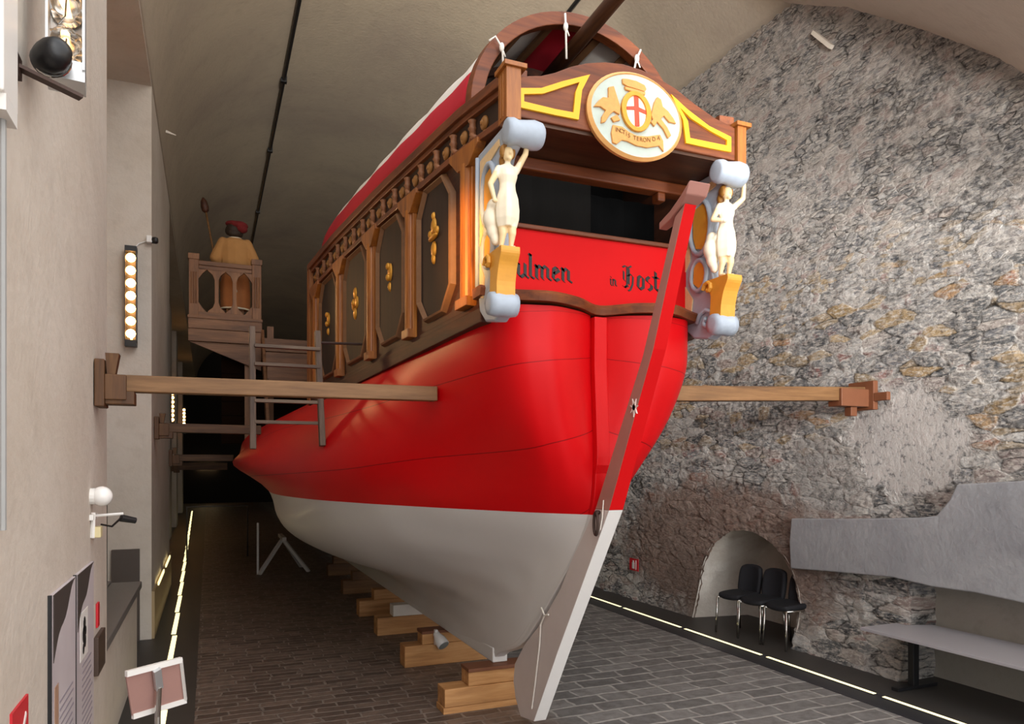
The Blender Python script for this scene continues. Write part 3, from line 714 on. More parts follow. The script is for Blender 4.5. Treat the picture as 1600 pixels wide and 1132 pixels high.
for sd in (-1, 1):
    bm = B(); wstrip(bm, 4.10, 8.65, .0, .80, -.04, 0, sd); sw = obj('side_wall', bm, m_darkw, ship)
    bm = B(); wstrip(bm, 4.06, 8.68, -.035, .035, -.04, .035, sd); wstrip(bm, 4.06, 8.68, .035, .06, -.02, .02, sd); obj('base_rail', bm, m_darkw, sw, bev=.006)
    for y in PIL:
        bm = B(); w_ = .085 if y < 5 else .07
        wprism(bm, [(y - w_, .10), (y + w_, .10), (y + w_, .70), (y - w_, .70)], 0, .035, sd)
        rr = []
        for k in range(9):       # half-round shaft
            a = pi * k / 8; rr.append([W(y - w_ * .62 * cos(a), .09, .03 + .04 * sin(a), sd), W(y - w_ * .62 * cos(a), .72, .03 + .04 * sin(a), sd)])
        grid(bm, rr)
        wprism(bm, [(y - w_, .06), (y + w_, .06), (y + w_, .105), (y - w_, .105)], 0, .075, sd)
        wprism(bm, [(y - w_, .70), (y + w_, .70), (y + w_ + .13, .775), (y + w_ + .13, .80), (y - w_ - .13, .80), (y - w_ - .13, .775)], 0, .06, sd)
        obj('pilaster', bm, m_brownz, ship, bev=.004)
    if sd == -1:
        for k, (a, b_) in enumerate(PAN):
            c = .13; oct_ = lambda e: [(a + c - e * .4, .125 - e * .5), (b_ - c + e * .4, .125 - e * .5), (b_ + e, .225 - e * .2), (b_ + e, .645 + e * .2), (b_ - c + e * .4, .755 + e * .5), (a + c - e * .4, .755 + e * .5), (a - e, .645 + e * .2), (a - e, .225 - e * .2)]
            bm = B(); wprism(bm, oct_(0), 0, .012, sd); pn = obj('panel', bm, m_panel, ship)
            bm = B(); A = oct_(.03); I = oct_(-.012)
            n = 8; rr = [[W(y, t, .0, sd) for y, t in oct_(.045)], [W(y, t, .034, sd) for y, t in oct_(.03)], [W(y, t, .04, sd) for y, t in oct_(.012)], [W(y, t, .012, sd) for y, t in oct_(-.015)]]
            grid(bm, rr, cv=True); obj('panel_moulding', bm, m_mould, pn)
            bm = B(); cy = (a + b_) / 2 + .02; t0 = .49 if k else .50
            fw_ = .055
            def fl(y, t, ry, rt, n=.012):
                p = W(y, t, n, sd); ell(bm, p, (.022, ry, rt), n=10, m=6)
            if k == 0:
                fl(cy, t0 + .06, .05, .06); fl(cy, t0 - .055, .045, .06); fl(cy, t0 + .005, .10, .02, .02); fl(cy - .06, t0 + .03, .03, .03); fl(cy + .06, t0 + .03, .03, .03); fl(cy, t0 - .1, .025, .04); fl(cy, t0 + .11, .02, .03)
            elif k == 2:
                for dy_, dt in ((0, .06), (0, -.06), (.055, .0), (-.055, .0)): fl(cy + dy_, t0 + dt - .03, .05, .06)
                fl(cy, t0 - .03, .025, .03, .03)
            else:
                fl(cy, t0, .055, .075); fl(cy, t0 + .03, .03, .03, .03); fl(cy, t0 - .03, .03, .03, .03); fl(cy, t0 - .08, .02, .04)
            obj('gilt_ornament', bm, m_gold, pn, smooth=True, label='gilt carved ornament')
    # frieze and rail
    bm = B(); wstrip(bm, 3.66, 8.65, .80, .97, -.04, .0, sd); fr = obj('frieze', bm, paint('frieze_ground', '#2b160b', .55), ship)
    bm = B(); wstrip(bm, 3.64, 8.68, .955, 1.0, -.05, .055, sd); wstrip(bm, 3.64, 8.68, .93, .958, -.03, .03, sd); obj('top_rail', bm, m_browny, ship, bev=.006)
    bm = B(); wstrip(bm, 3.66, 8.68, .785, .815, -.03, .045, sd); obj('lower_rail', bm, m_browny, fr, bev=.005)
    if sd == -1:
        for k in range(16):
            y = 4.07 + .293 * k; yc = y + .147
            if yc < 8.6:
                bm = B()
                pr = [(.012, .92), (.02, .915), (.014, .905), (.014, .885), (.02, .878), (.013, .87), (.015, .85)]
                P0 = [W(yc, t, .014, sd) for r, t in pr]
                tube(bm, P0, [r * 1.6 for r, t in pr], 8)
                tube(bm, [W(yc, .852, .014, sd), W(yc - .015, .842, .02, sd), W(yc - .045, .828, .026, sd), W(yc - .075, .822, .024, sd)], [.021, .02, .018, .013], 8)
                tube(bm, [W(yc, .852, .014, sd), W(yc + .02, .836, .016, sd), W(yc + .05, .822, .012, sd)], [.014, .012, .008], 8)
                obj('bracket_carving', bm, m_carve, fr, smooth=True)
            bm = B(); p = W(y, .872, .004, sd); ell(bm, p, (.022, .05, .042), n=12, m=7); ell(bm, p + V((-.015, 0, 0)), (.014, .02, .018), n=8, m=6)
            ell(bm, W(y, .828, .006, sd), (.012, .04, .014), n=8, m=5)
            obj('rosette', bm, paint('rosette_brown', '#9a6a34', .5, .2, 30), fr, smooth=True)
    bm = B(); wprism(bm, [(8.60, -.03), (8.72, -.03), (8.72, 1.0), (8.60, 1.0)], -.05, .05, sd); obj('end_post', bm, m_brownz, ship, bev=.006)
bm = B(); hexa(bm, [W(4.08, -.02, .03, -1), W(4.08, -.02, .03, 1), W(8.6, -.02, .03, 1), W(8.6, -.02, .03, -1)], [W(4.08, .02, .03, -1), W(4.08, .02, .03, 1), W(8.6, .02, .03, 1), W(8.6, .02, .03, -1)])
obj('cabin_floor', bm, m_brown, ship)
bm = B(); hexa(bm, [W(8.62, 0, 0, -1), W(8.62, 0, 0, 1), W(8.66, 0, 0, 1), W(8.66, 0, 0, -1)], [W(8.62, .97, 0, -1), W(8.62, .97, 0, 1), W(8.66, .97, 0, 1), W(8.66, .97, 0, -1)]); obj('fore_bulkhead', bm, m_darkw, ship)

# ---- striped canopy on hoops
def hoop(Y, phi, dr=0.0):
    w_ = .74 + .09 * (Y - 4.1) - .005 + dr; h = .70 + dr + .02 * (Y - 4.28)
    return V((XC - w_ * cos(phi), Y, interp(ZT, Y) + h * sin(phi)))
def hoopbar(bm, Y0, Y1, d0, d1, n=32):
    rr = []
    for i in range(n + 1):
        p = pi * i / n; rr.append([hoop(Y0, p, d0), hoop(Y0, p, d1), hoop(Y1, p, d1), hoop(Y1, p, d0)])
    vs = grid(bm, rr, cv=True); bm.faces.new(vs[0]); bm.faces.new(vs[-1]); return bm
ph = [0, 7, 14, 21, 30, 40, 50, 60, 70, 77, 86, 94, 103, 110, 120, 130, 140, 150, 159, 166, 173, 180]
bm = B(); rr = [[hoop(Y, radians(a), .012 + (.012 * sin(Y * 9) * sin(radians(a)) if 0 < a < 180 else 0)) for a in ph] for Y in [4.30 + i * .13 for i in range(31)]]
st = lambda i, j: 0 if (ph[j] < 21 or 77 <= ph[j] < 103 or ph[j] >= 159) else 1
grid(bm, rr, mf=st); can = obj('canopy', bm, [m_cred, m_cwhite], ship, smooth=True, label='red and white striped canvas')
so = can.modifiers.new('t', 'SOLIDIFY'); so.thickness = .006
bm = B(); hoopbar(bm, 4.22, 4.31, -.055, .03); obj('stern_hoop', bm, m_brown, ship, bev=.006)
for Y in (5.0, 5.75, 6.55, 7.4, 8.2):
    bm = B(); hoopbar(bm, Y, Y + .05, -.05, .004, 20); obj('hoop', bm, m_darkw, ship)
for a in (18, 38, 58, 76, 104, 122, 142, 162):
    bm = B(); bar(bm, hoop(4.31, radians(a), -.02), hoop(8.2, radians(a), -.02), .05, .025, (cos(radians(a)), 0, -sin(radians(a)))); obj('batten', bm, m_mould, ship)
bm = B(); prism(bm, [hoop(5.45, pi * i / 20, -.03) for i in range(21)], (0, .02, 0)); obj('canopy_bulkhead', bm, m_navy, ship)
bm = B(); tube(bm, [(XC, 5.3, 4.80), (XC, 4.2, 4.81), (XC + .0, 2.7, 4.84)], [.05, .05, .045], 14); obj('stern_spar', bm, wood('spar_wood', '#2a160b', '#432512', '#5d3a20', 1), ship, smooth=True)
for pts_, kn in ((((883, 21), (884, 42), (885, 92)), (884, 42)), (((764, 64), (774, 57), (785, 76), (786, 106)), (784, 74)), (((1001, 78), (994, 94), (991, 108)), (995, 92))):
    Yk = 4.19; bm = B(); P_ = [atY(x, y, Yk) for x, y in pts_]
    tube(bm, P_, .007, 6); k_ = atY(*kn, Yk); ell(bm, k_, (.017, .017, .03), n=8, m=6)
    tube(bm, [k_, k_ + V((.02, -.01, -.06))], .005, 5); obj('cord', bm, m_cord, ship, smooth=True)

# ---- carved corner brackets with their figures
def capsule(bm, p, q, r0, r1, n=10):
    p, q = V(p), V(q); tube(bm, [p, q], [r0, r1], n); ell(bm, p, r0, n=n, m=7); ell(bm, q, r1, n=n, m=7)
for sd in (-1, 1):
    xb = XC + sd * .735; br = thing('carved_bracket', None, None); br.parent = ship; br.location = V((xb, 3.9, 2.85)) - ship.location
    outl = [(4.10, 3.86), (3.66, 3.865), (3.60, 3.74), (3.70, 3.70), (3.78, 3.60), (3.80, 3.45), (3.80, 3.32), (3.78, 3.22), (3.74, 3.12), (3.72, 3.0), (3.70, 2.92), (3.73, 2.85), (3.82, 2.815), (3.97, 2.84), (4.07, 2.92), (4.10, 3.05)]
    bm = B(); prism(bm, [(xb - .04, y, z) for y, z in outl], (.08, 0, 0)); obj('bracket_board', bm, m_blue, br, bev=.012)
    bm = B()
    for x0 in (xb - .047, xb + .041):
        prism(bm, [(x0, y, z) for y, z in ((4.04, 3.8), (3.74, 3.81), (3.73, 3.77), (3.96, 3.72), (4.0, 3.66), (4.0, 3.36), (4.05, 3.30))], (.006, 0, 0))
        prism(bm, [(x0, y, z) for y, z in ((4.05, 3.2), (3.97, 3.1), (3.99, 2.98), (4.05, 3.0))], (.006, 0, 0))
    obj('cream_inlay', bm, paint('cream_inlay_paint', '#e8c795', .5, .2, 40), br)
    bm = B()
    for x0 in (xb - .052, xb + .04):
        prism(bm, [(x0, y, z) for y, z in ((3.94, 3.68), (3.84, 3.70), (3.79, 3.62), (3.81, 3.46), (3.86, 3.40), (3.93, 3.42), (3.96, 3.5), (3.96, 3.62))], (.012, 0, 0))
        prism(bm, [(x0, y, z) for y, z in ((3.95, 3.32), (3.86, 3.34), (3.83, 3.24), (3.88, 3.14), (3.96, 3.2))], (.012, 0, 0))
    obj('ochre_inlay', bm, m_ochre, br, bev=.003)
    bm = B()
    for x0 in (xb - .05, xb + .05):
        tube(bm, [(x0, 3.885 + .105 * cos(a), 3.55 + .175 * sin(a)) for a in [2 * pi * k / 20 for k in range(20)]], .018, 7, closed=True)
        tube(bm, [(x0, 3.90 + .08 * cos(a), 3.24 + .1 * sin(a)) for a in [2 * pi * k / 16 for k in range(16)]], .016, 7, closed=True)
        tube(bm, [(x0, 3.82 + (.1 - .009 * k) * cos(.75 * k), 2.93 + (.085 - .007 * k) * sin(.75 * k)) for k in range(11)], .015, 7)
        tube(bm, [(x0, 4.07, 3.83), (x0, 4.075, 3.4), (x0, 4.075, 3.0)], .014, 7)
    obj('scroll_moulding', bm, m_blue, br, smooth=True)
    xr = XC + sd * .69
    bm = B(); lathe(bm, [(.05, -.11), (.066, -.105), (.072, -.07), (.064, -.04), (.07, 0), (.078, .05), (.072, .09), (.058, .105), (.03, .108)], (xr, 3.60, 3.795), 16, (1, 0, 0))
    obj('scroll_roll', bm, m_blue, br, smooth=True)
    # ochre scroll pedestal
    xs_ = XC - .775 if sd < 0 else XC + .715
    side = spline([V((0, 3.585, 3.175)), V((0, 3.585, 3.14)), V((0, 3.62, 3.08)), V((0, 3.645, 3.0)), V((0, 3.66, 2.91)), V((0, 3.75, 2.90)), V((0, 3.75, 3.02)), V((0, 3.75, 3.08)), V((0, 3.80, 3.13)), V((0, 3.80, 3.175))], 4)
    bm = B(); prism(bm, [(xs_ - .055, p.y, p.z) for p in side], (.11, 0, 0))
    tube(bm, [(xs_ - .066, 3.76 + (.05 - .006 * k) * cos(.8 * k), 3.12 + (.05 - .006 * k) * sin(.8 * k)) for k in range(8)], .014, 7)
    obj('scroll_pedestal', bm, m_ochre, br, bev=.008)
    bm = B(); lathe(bm, [(.03, -.085), (.062, -.08), (.07, -.04), (.066, 0), (.07, .04), (.062, .08), (.03, .085)], (xs_, 3.70, 2.885), 14, (1, 0, 0)); obj('lower_volute', bm, m_blue, br, smooth=True)
    # robed figure, facing aft, one arm lifted to the roll
    o3 = V((xs_ + (.015 if sd < 0 else .0), 3.665, 3.175))
    bm = B(); L = lambda x, y, z: o3 + V((x, y, z))
    rings_ = [(.125, .052, .040, .004), (.17, .062, .05, .0), (.22, .064, .052, .0), (.28, .058, .046, 0), (.33, .046, .036, 0), (.36, .044, .034, 0), (.40, .054, .040, -.004), (.435, .058, .036, 0), (.455, .048, .028, 0), (.468, .02, .018, 0)]
    rr = [[L(rx * cos(2 * pi * k / 16) * (1 + (.11 if z < .33 else .04) * cos(k * pi / 2 * 1.0 + .6)), dy_ + ry * sin(2 * pi * k / 16) * (1 + (.12 if z < .33 else .04) * cos(k * pi / 2 * 1.0 + .6)), z) for k in range(16)] for z, rx, ry, dy_ in rings_]
    vs = grid(bm, rr, cv=True); bm.faces.new(vs[0]); bm.faces.new(vs[-1])
    capsule(bm, L(.022, 0, .2), L(.024, -.012, .09), .030, .022); capsule(bm, L(.024, -.012, .09), L(.022, .005, .015), .021, .012); ell(bm, L(.024, -.018, .010), (.014, .030, .011))
    capsule(bm, L(-.024, .01, .2), L(-.026, .004, .09), .030, .022); capsule(bm, L(-.026, .004, .09), L(-.03, .02, .015), .021, .012); ell(bm, L(-.03, 0, .010), (.014, .030, .011))
    capsule(bm, L(0, 0, .45), L(0, -.004, .49), .017, .016)
    ell(bm, L(.0, -.008, .522), (.030, .034, .042)); ell(bm, L(0, -.042, .515), (.006, .01, .009)); ell(bm, L(0, -.03, .49), (.014, .014, .012))
    hand = L(.105, -.055, .63) if sd < 0 else L(.10, -.05, .62)
    elb = L(.092, -.035, .525) if sd < 0 else L(.115, -.02, .50)
    capsule(bm, L(.05, 0, .437), elb, .020, .016); capsule(bm, elb, hand, .016, .011); ell(bm, hand + V((0, .0, .012)), (.011, .014, .022))
    for q in range(4): capsule(bm, hand + V((-.012 + .008 * q, 0, .02)), hand + V((-.013 + .009 * q, .012, .045)), .0045, .004, 6)
    e2 = L(-.098, .005, .35); h2 = L(-.045, -.045, .335) if sd > 0 else L(-.085, -.03, .25)
    capsule(bm, L(-.052, 0, .437), e2, .020, .016); capsule(bm, e2, h2, .016, .011); ell(bm, h2, (.016, .014, .013))
    bmf = fuse(bm, .0048, 1)
    for f in bmf.faces:
        c = f.calc_center_median() - o3
        arm = c.z > .44 and abs(c.x) > .066 or c.z > .478 or (c.x < -.066 and c.z > .23 and c.z < .42)
        f.material_index = 1 if (arm or c.z < .125) else 0
    obj('figure', bmf, [m_cream, m_skin], br, smooth=True)
    bm = B(); ell(bm, L(0, .014, .537), (.041, .036, .044)); ell(bm, L(0, .04, .50), (.034, .026, .045)); ell(bm, L(-.03, .0, .535), (.015, .026, .036)); ell(bm, L(.03, .0, .535), (.015, .026, .036)); ell(bm, L(0, -.012, .568), (.03, .028, .014))
    obj('figure_hair', fuse(bm, .006, 2), m_hair, br, smooth=True)
    bm = B()
    for x, y, z, r in ((-.06, .06, .12, .04), (-.07, .06, .18, .05), (-.055, .065, .24, .042), (-.02, .06, .2, .04), (-.05, .05, .07, .028)): ell(bm, L(x, y, z), (r, r * .9, r * 1.35))
    capsule(bm, L(-.06, .03, .24), L(-.02, .0, .3), .02, .015); obj('drapery', fuse(bm, .008, 2), m_cream, br, smooth=True)
# ================================================================== TIMBERS UNDER AND BESIDE THE SHIP
m_beam = wood('pale_sawn_timber', '#8a5d34', '#b5824e', '#cda06c', 0, .7, .6)
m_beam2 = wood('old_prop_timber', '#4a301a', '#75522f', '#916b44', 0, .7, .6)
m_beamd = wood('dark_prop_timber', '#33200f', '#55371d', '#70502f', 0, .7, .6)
m_redtop = paint('red_stained_plank', '#74452a', .6, .2, 8)
m_whiteblk = paint('white_painted_block', '#d8d0c6', .6, .1, 8)
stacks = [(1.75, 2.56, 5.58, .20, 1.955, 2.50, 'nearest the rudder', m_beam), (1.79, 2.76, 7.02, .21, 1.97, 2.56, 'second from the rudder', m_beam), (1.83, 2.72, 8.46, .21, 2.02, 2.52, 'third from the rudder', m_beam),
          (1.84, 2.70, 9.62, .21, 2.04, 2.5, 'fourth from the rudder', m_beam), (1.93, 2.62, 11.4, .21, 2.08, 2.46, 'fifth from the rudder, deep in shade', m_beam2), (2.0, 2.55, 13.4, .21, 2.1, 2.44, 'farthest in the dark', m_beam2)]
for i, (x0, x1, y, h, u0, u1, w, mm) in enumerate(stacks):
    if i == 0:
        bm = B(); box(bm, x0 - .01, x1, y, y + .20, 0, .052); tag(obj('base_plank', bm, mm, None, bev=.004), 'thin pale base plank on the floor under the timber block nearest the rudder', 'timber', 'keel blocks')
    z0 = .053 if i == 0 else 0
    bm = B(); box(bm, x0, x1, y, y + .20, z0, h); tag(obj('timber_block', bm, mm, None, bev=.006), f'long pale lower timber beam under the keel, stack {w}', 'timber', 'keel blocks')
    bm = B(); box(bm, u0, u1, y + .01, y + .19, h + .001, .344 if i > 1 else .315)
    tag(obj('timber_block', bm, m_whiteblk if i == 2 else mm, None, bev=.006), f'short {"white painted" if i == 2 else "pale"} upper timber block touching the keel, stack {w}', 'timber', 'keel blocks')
    if i < 2:
        bm = B(); box(bm, u0 - .005, u1, y - .005, y + .195, .316, .344); tag(obj('capping_plank', bm, m_redtop, None, bev=.004), f'thin red-brown plank capping the keel block, stack {w}', 'timber', 'keel blocks')
fl = thing('floodlight', 'small white floodlight with grey lens on the second timber stack', 'lamp', (2.12, 6.95, .211))
bm = B(); lathe(bm, [(.028, 0), (.034, .01), (.036, .03), (.06, .10), (.062, .16), (.055, .165)], (2.10, 7.0, .325), 16, (.25, -.62, -.55)); obj('housing', bm, m_white, fl, smooth=True)
ax = V((.25, -.62, -.55)).normalized(); bm = B(); lathe(bm, [(.001, .162), (.055, .163), (.054, .168), (.001, .17)], (2.10, 7.0, .325), 16, ax); obj('lens', bm, paint('grey_lens', '#8f9796', .2, .05), fl)
bm = B(); box(bm, 2.085, 2.115, 6.97, 7.015, .211, .36); obj('mount', bm, m_white, fl)
bm = B(); bar(bm, (2.40, 5.575, .33), (2.45, 5.568, .215), .018, .006, (0, 1, 0)); tag(obj('tag_strip', bm, m_cream), 'thin white strip hanging on the timber block nearest the rudder', 'tag')
# white trestle far under the hull
tr = thing('trestle', 'white splayed trestle in the dark under the far hull', 'trestle', (1.2, 14.2, 0))
for p in ((.86, 14.05, 0), (1.75, 14.1, 0), (.95, 14.7, 0), (1.7, 14.8, 0)):
    bm = B(); bar(bm, p, (1.3, 14.35, .62), .06, .05); obj('leg', bm, m_white, tr)
bm = B(); bar(bm, (1.3, 14.0, .64), (1.3, 14.9, .64), .07, .06); obj('crossbar', bm, m_white, tr)
bm = B(); bar(bm, (.84, 14.1, 0), (.84, 14.1, .95), .035, .035, (0, 1, 0)); obj('upright', bm, m_white, tr)

def prop(name_lab, p, q, w, h, mats, side, plate, group='wooden props steadying the hull'):
    t = thing('wooden_prop', name_lab, 'prop', (p[0], p[1], p[2]), group)
    bm = B(); bar(bm, p, q, w, h); obj('beam', bm, mats[0], t, bev=.006)
    x, y, z = p; s = side
    if plate:
        bm = B(); box(bm, min(x - s * .07, x - s * .02), max(x - s * .07, x - s * .02), y - .10, y + .10, z - .14, z + .13); obj('wall_plate', bm, mats[1], t, bev=.005)
        bm = B(); box(bm, min(x - s * .02, x + s * .13), max(x - s * .02, x + s * .13), y - .075, y + .075, z - h / 2 - .075, z - h / 2); box(bm, min(x - s * .02, x + s * .09), max(x - s * .02, x + s * .09), y - .095, y - .052, z - .10, z + .045); obj('cleat', bm, mats[1], t, bev=.005)
        bm = B(); hexa(bm, [(x - s * .012, y - .05, z + h / 2), (x + s * .03, y - .05, z + h / 2), (x + s * .03, y + .03, z + h / 2), (x - s * .012, y + .03, z + h / 2)], [(x - s * .02, y - .06, z + .17), (x + s * .05, y - .06, z + .17), (x + s * .05, y + .04, z + .17), (x - s * .02, y + .04, z + .17)]); obj('wedge', bm, mats[1], t)
    return t
m_cleat = wood('prop_cleat_wood', '#38220f', '#5b3a1c', '#75512c', 2, .7, .6)
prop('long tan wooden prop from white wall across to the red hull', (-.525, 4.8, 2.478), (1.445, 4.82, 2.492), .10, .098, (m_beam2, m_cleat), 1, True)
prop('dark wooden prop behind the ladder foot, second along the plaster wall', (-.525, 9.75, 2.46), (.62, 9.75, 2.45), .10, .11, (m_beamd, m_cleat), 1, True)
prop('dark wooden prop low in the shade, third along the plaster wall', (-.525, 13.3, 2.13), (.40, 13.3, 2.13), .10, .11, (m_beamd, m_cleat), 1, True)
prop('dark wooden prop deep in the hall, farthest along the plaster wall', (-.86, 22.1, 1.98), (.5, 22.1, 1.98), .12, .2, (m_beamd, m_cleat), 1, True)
t = prop('brown wooden prop between the hull and rubble stone wall', (5.90, 5.25, 2.70), (3.19, 5.22, 2.60), .12, .13, (m_beam2, m_redtop), -1, False)
bm = B(); box(bm, 5.55, 5.99, 5.18, 5.32, 2.57, 2.625); box(bm, 5.55, 5.99, 5.155, 5.185, 2.57, 2.74); box(bm, 5.90, 5.96, 5.10, 5.40, 2.54, 2.82); box(bm, 5.90, 5.95, 4.95, 5.10, 2.62, 2.70); box(bm, 5.72, 5.80, 5.2, 5.28, 2.48, 2.57); obj('wall_bracket', bm, m_redtop, t, bev=.006)

# ladder against the hull
m_lad = wood('ladder_grey_wood', '#3c2c22', '#5d4839', '#7a6450', 2, 1, .6)
m_ladx = wood('ladder_rung_wood', '#3c2c22', '#65503f', '#83705c', 0, 1, .6)
la = thing('ladder', 'short weathered wooden ladder leaning at the port side of the hull', 'ladder', (.62, 6.5, 2.18))
for a, b_ in (((.35, 6.5, 2.14), (.345, 6.55, 3.18)), ((.915, 6.45, 2.17), (.885, 6.55, 3.18))):
    bm = B(); bar(bm, a, b_, .05, .075, (0, 1, 0)); obj('side_rail', bm, m_lad, la, bev=.005)
for z in (2.37, 2.55, 2.70, 2.86, 3.015):
    bm = B(); box(bm, .36, .90, 6.47, 6.53, z - .014, z + .014); obj('rung', bm, m_ladx, la, bev=.003)
bm = B(); tube(bm, [(.89, 6.54, 3.08), (1.1, 6.56, 3.09), (1.305, 6.58, 3.10)], .012, 7); obj('hook', bm, m_iron, la)

# ---- look-out platform with balustrade
m_plat = wood('platform_wood', '#4a2d1a', '#714a2e', '#8c6242', 0, .8, .55)
m_platz = wood('platform_post_wood', '#4a2d1a', '#7a5030', '#946a46', 2, .8, .55)
pf = thing('platform', 'raised wooden look-out platform with arched balustrade beyond the ladder', 'platform', (.4, 13.1, 2.36))
X0, X1, Y0, Y1, ZD = -.28, .80, 12.5, 13.7, 4.38
bm = B(); box(bm, X0 - .02, X1 + .02, Y0 - .02, Y1, ZD - .05, ZD); obj('platform_floor', bm, m_plat, pf, bev=.005)
bm = B(); box(bm, X0 - .01, X1 + .01, Y0 - .01, Y0 + .04, 4.17, ZD - .05); box(bm, X0 - .01, X1 + .01, Y0 - .005, Y0 + .04, 3.97, 4.165); obj('fascia', bm, m_plat, pf, bev=.004)
bm = B(); prism(bm, [(X0, Y0 + .05, 3.97), (X1, Y0 + .05, 3.97), (X1, Y0 + .05, 3.55)], (0, .05, 0)); obj('brace_board', bm, m_plat, pf)
for x in (.55, .9):
    bm = B(); box(bm, x, x + .1, Y0 + .12, Y0 + .22, 2.36, 4.3); obj('support_post', bm, m_platz, pf)
bm = B()
for k in range(7): box(bm, .2, 1.6, 12.72 + .012 * k, 12.76 + .012 * k, 2.36 + k * .23, 2.58 + k * .23)
obj('plank_screen', bm, paint('dark_screen_planks', '#1a0f08', 1, .2, 4, .1, 0, 0, .05), pf, bev=.004)
bal = thing('balustrade', None, None); bal.parent = pf; bal.location = V((.26, Y0, ZD)) - pf.location
for x in (X0, X1 - .14):
    bm = B(); box(bm, x, x + .14, Y0 - .01, Y0 + .13, ZD, ZD + .88); box(bm, x - .012, x + .152, Y0 - .022, Y0 + .142, ZD + .88, ZD + .97)
    for q in range(3): tube(bm, [(x + .035 + q * .035, Y0 - .012, ZD + .18), (x + .035 + q * .035, Y0 - .012, ZD + .68)], .012, 6)
    obj('corner_post', bm, m_platz, bal, bev=.004)
bm = B(); box(bm, X0 + .14, X1 - .14, Y0, Y0 + .09, ZD + .80, ZD + .87); box(bm, X0 + .14, X1 - .14, Y0 + .02, Y0 + .07, ZD + .73, ZD + .80); obj('handrail', bm, m_plat, bal, bev=.006)
bm = B(); box(bm, X0 + .14, X1 - .14, Y0 + .01, Y0 + .08, ZD, ZD + .06); obj('bottom_rail', bm, m_plat, bal, bev=.004)
n = 3; wd = (X1 - X0 - .28) / n
for k in range(1, n):
    x = X0 + .14 + wd * k; bm = B()
    pl = [(-.03, .22), (-.03, .58), (-.06, .66), (-.13, .72), (-.13, .745), (.13, .745), (.13, .72), (.06, .66), (.03, .58), (.03, .22), (.06, .14), (.13, .08), (.13, .05), (-.13, .05), (-.13, .08), (-.06, .14)]
    prism(bm, [(x + a, Y0 + .02, ZD + b_) for a, b_ in pl], (0, .05, 0)); obj('baluster', bm, m_platz, bal, bev=.004)
for s_, x in ((1, X0 + .14), (-1, X1 - .14)):
    for zz_, q in ((.745, -1), (.05, 1)):
        bm = B(); prism(bm, [(x, Y0 + .02, ZD + zz_), (x + s_ * .13, Y0 + .02, ZD + zz_), (x + s_ * .06, Y0 + .02, ZD + zz_ + q * .07), (x, Y0 + .02, ZD + zz_ + q * .16)], (0, .05, 0)); obj('spandrel', bm, m_platz, bal)
for k in range(3):
    bm = B(); y = 12.1 - .28 * k; z = 4.02 - .26 * k
    box(bm, .82, 1.52, y, y + .03, z - .20, z); box(bm, .82, 1.52, y - .22, y + .03, z - .24, z - .20); obj('step_board', bm, m_plat, pf, bev=.004)
for x in (.80, 1.52):
    bm = B(); bar(bm, (x, 12.25, 4.1), (x, 11.1, 2.5), .04, .2, (0, 0, 1)); obj('stringer', bm, m_plat, pf)

# ---- the man on the platform, seen from behind
per = thing('person', 'person in tan belted tunic and dark red cap standing with back turned on the platform', 'person', (.42, 13.1, ZD))
m_body = paint('mannequin_skin', '#b98a64', .6, .08, 20); m_tan = paint('tan_linen', '#b3834e', .85, .12, 10, .2); m_rust = paint('rust_breeches', '#a8683a', .85, .15, 10, .2)
m_linen = paint('white_linen', '#e2d6bf', .85, .08, 10)
H = lambda x, y, z: V((.42 + x, 13.1 + y, ZD + z))
bm = B()
def ringloft(bm, tab, n=18, wob=0.0):
    rr = [[H(cx + rx * cos(2 * pi * k / n) * (1 + wob * sin(k * 2.6 + z * 3)), cy + ry * sin(2 * pi * k / n) * (1 + wob * cos(k * 3.1)), z) for k in range(n)] for z, rx, ry, cx, cy in tab]
    vs = grid(bm, rr, cv=True); bm.faces.new(vs[0]); bm.faces.new(vs[-1])
ringloft(bm, [(.84, .15, .11, 0, 0), (.95, .155, .115, 0, 0), (1.1, .14, .10, 0, 0), (1.25, .17, .115, 0, 0), (1.36, .185, .105, 0, 0), (1.42, .12, .08, 0, 0), (1.46, .06, .06, 0, .01)])
capsule(bm, H(0, .01, 1.42), H(0, .02, 1.54), .058, .055)
ell(bm, H(0, .03, 1.60), (.075, .095, .115)); ell(bm, H(0, .125, 1.585), (.015, .022, .025)); ell(bm, H(.078, .03, 1.585), (.012, .022, .032)); ell(bm, H(-.078, .03, 1.585), (.012, .022, .032)); ell(bm, H(0, .075, 1.52), (.045, .045, .035))
for sx in (-1, 1):
    capsule(bm, H(sx * .09, 0, .86), H(sx * .10, .02, .47), .085, .058); capsule(bm, H(sx * .10, .02, .47), H(sx * .10, -.01, .09), .056, .038)
    ell(bm, H(sx * .10, .05, .045), (.045, .125, .044)); ell(bm, H(sx * .10, -.035, .05), (.04, .05, .05))
arms = {-1: (H(-.19, 0, 1.36), H(-.30, .02, 1.07), H(-.235, .12, .90)), 1: (H(.19, 0, 1.36), H(.29, .0, 1.08), H(.25, .13, .88))}
for sx, (a, e, h) in arms.items():
    capsule(bm, a, e, .055, .042); capsule(bm, e, h, .042, .028)
    d = (h - e).normalized(); pal = h + d * .05; ell(bm, pal, (.028, .045, .04))
    for q in range(4):
        k0 = pal + d * .035 + V((0, 0, .03 - .02 * q)); k1 = k0 + d * (.03 + .006 * (q in (1, 2))) + V((sx * -.02, 0, 0)); capsule(bm, k0, k1, .0105, .0095, 6); capsule(bm, k1, k1 + V((-sx * .03, -.012, -.008)), .0095, .008, 6)
    capsule(bm, pal + V((0, -.0, .03)), pal + V((-sx * .035, .02, .05)), .012, .0095, 6)
obj('body', fuse(bm, .011, 3), m_body, per, smooth=True)
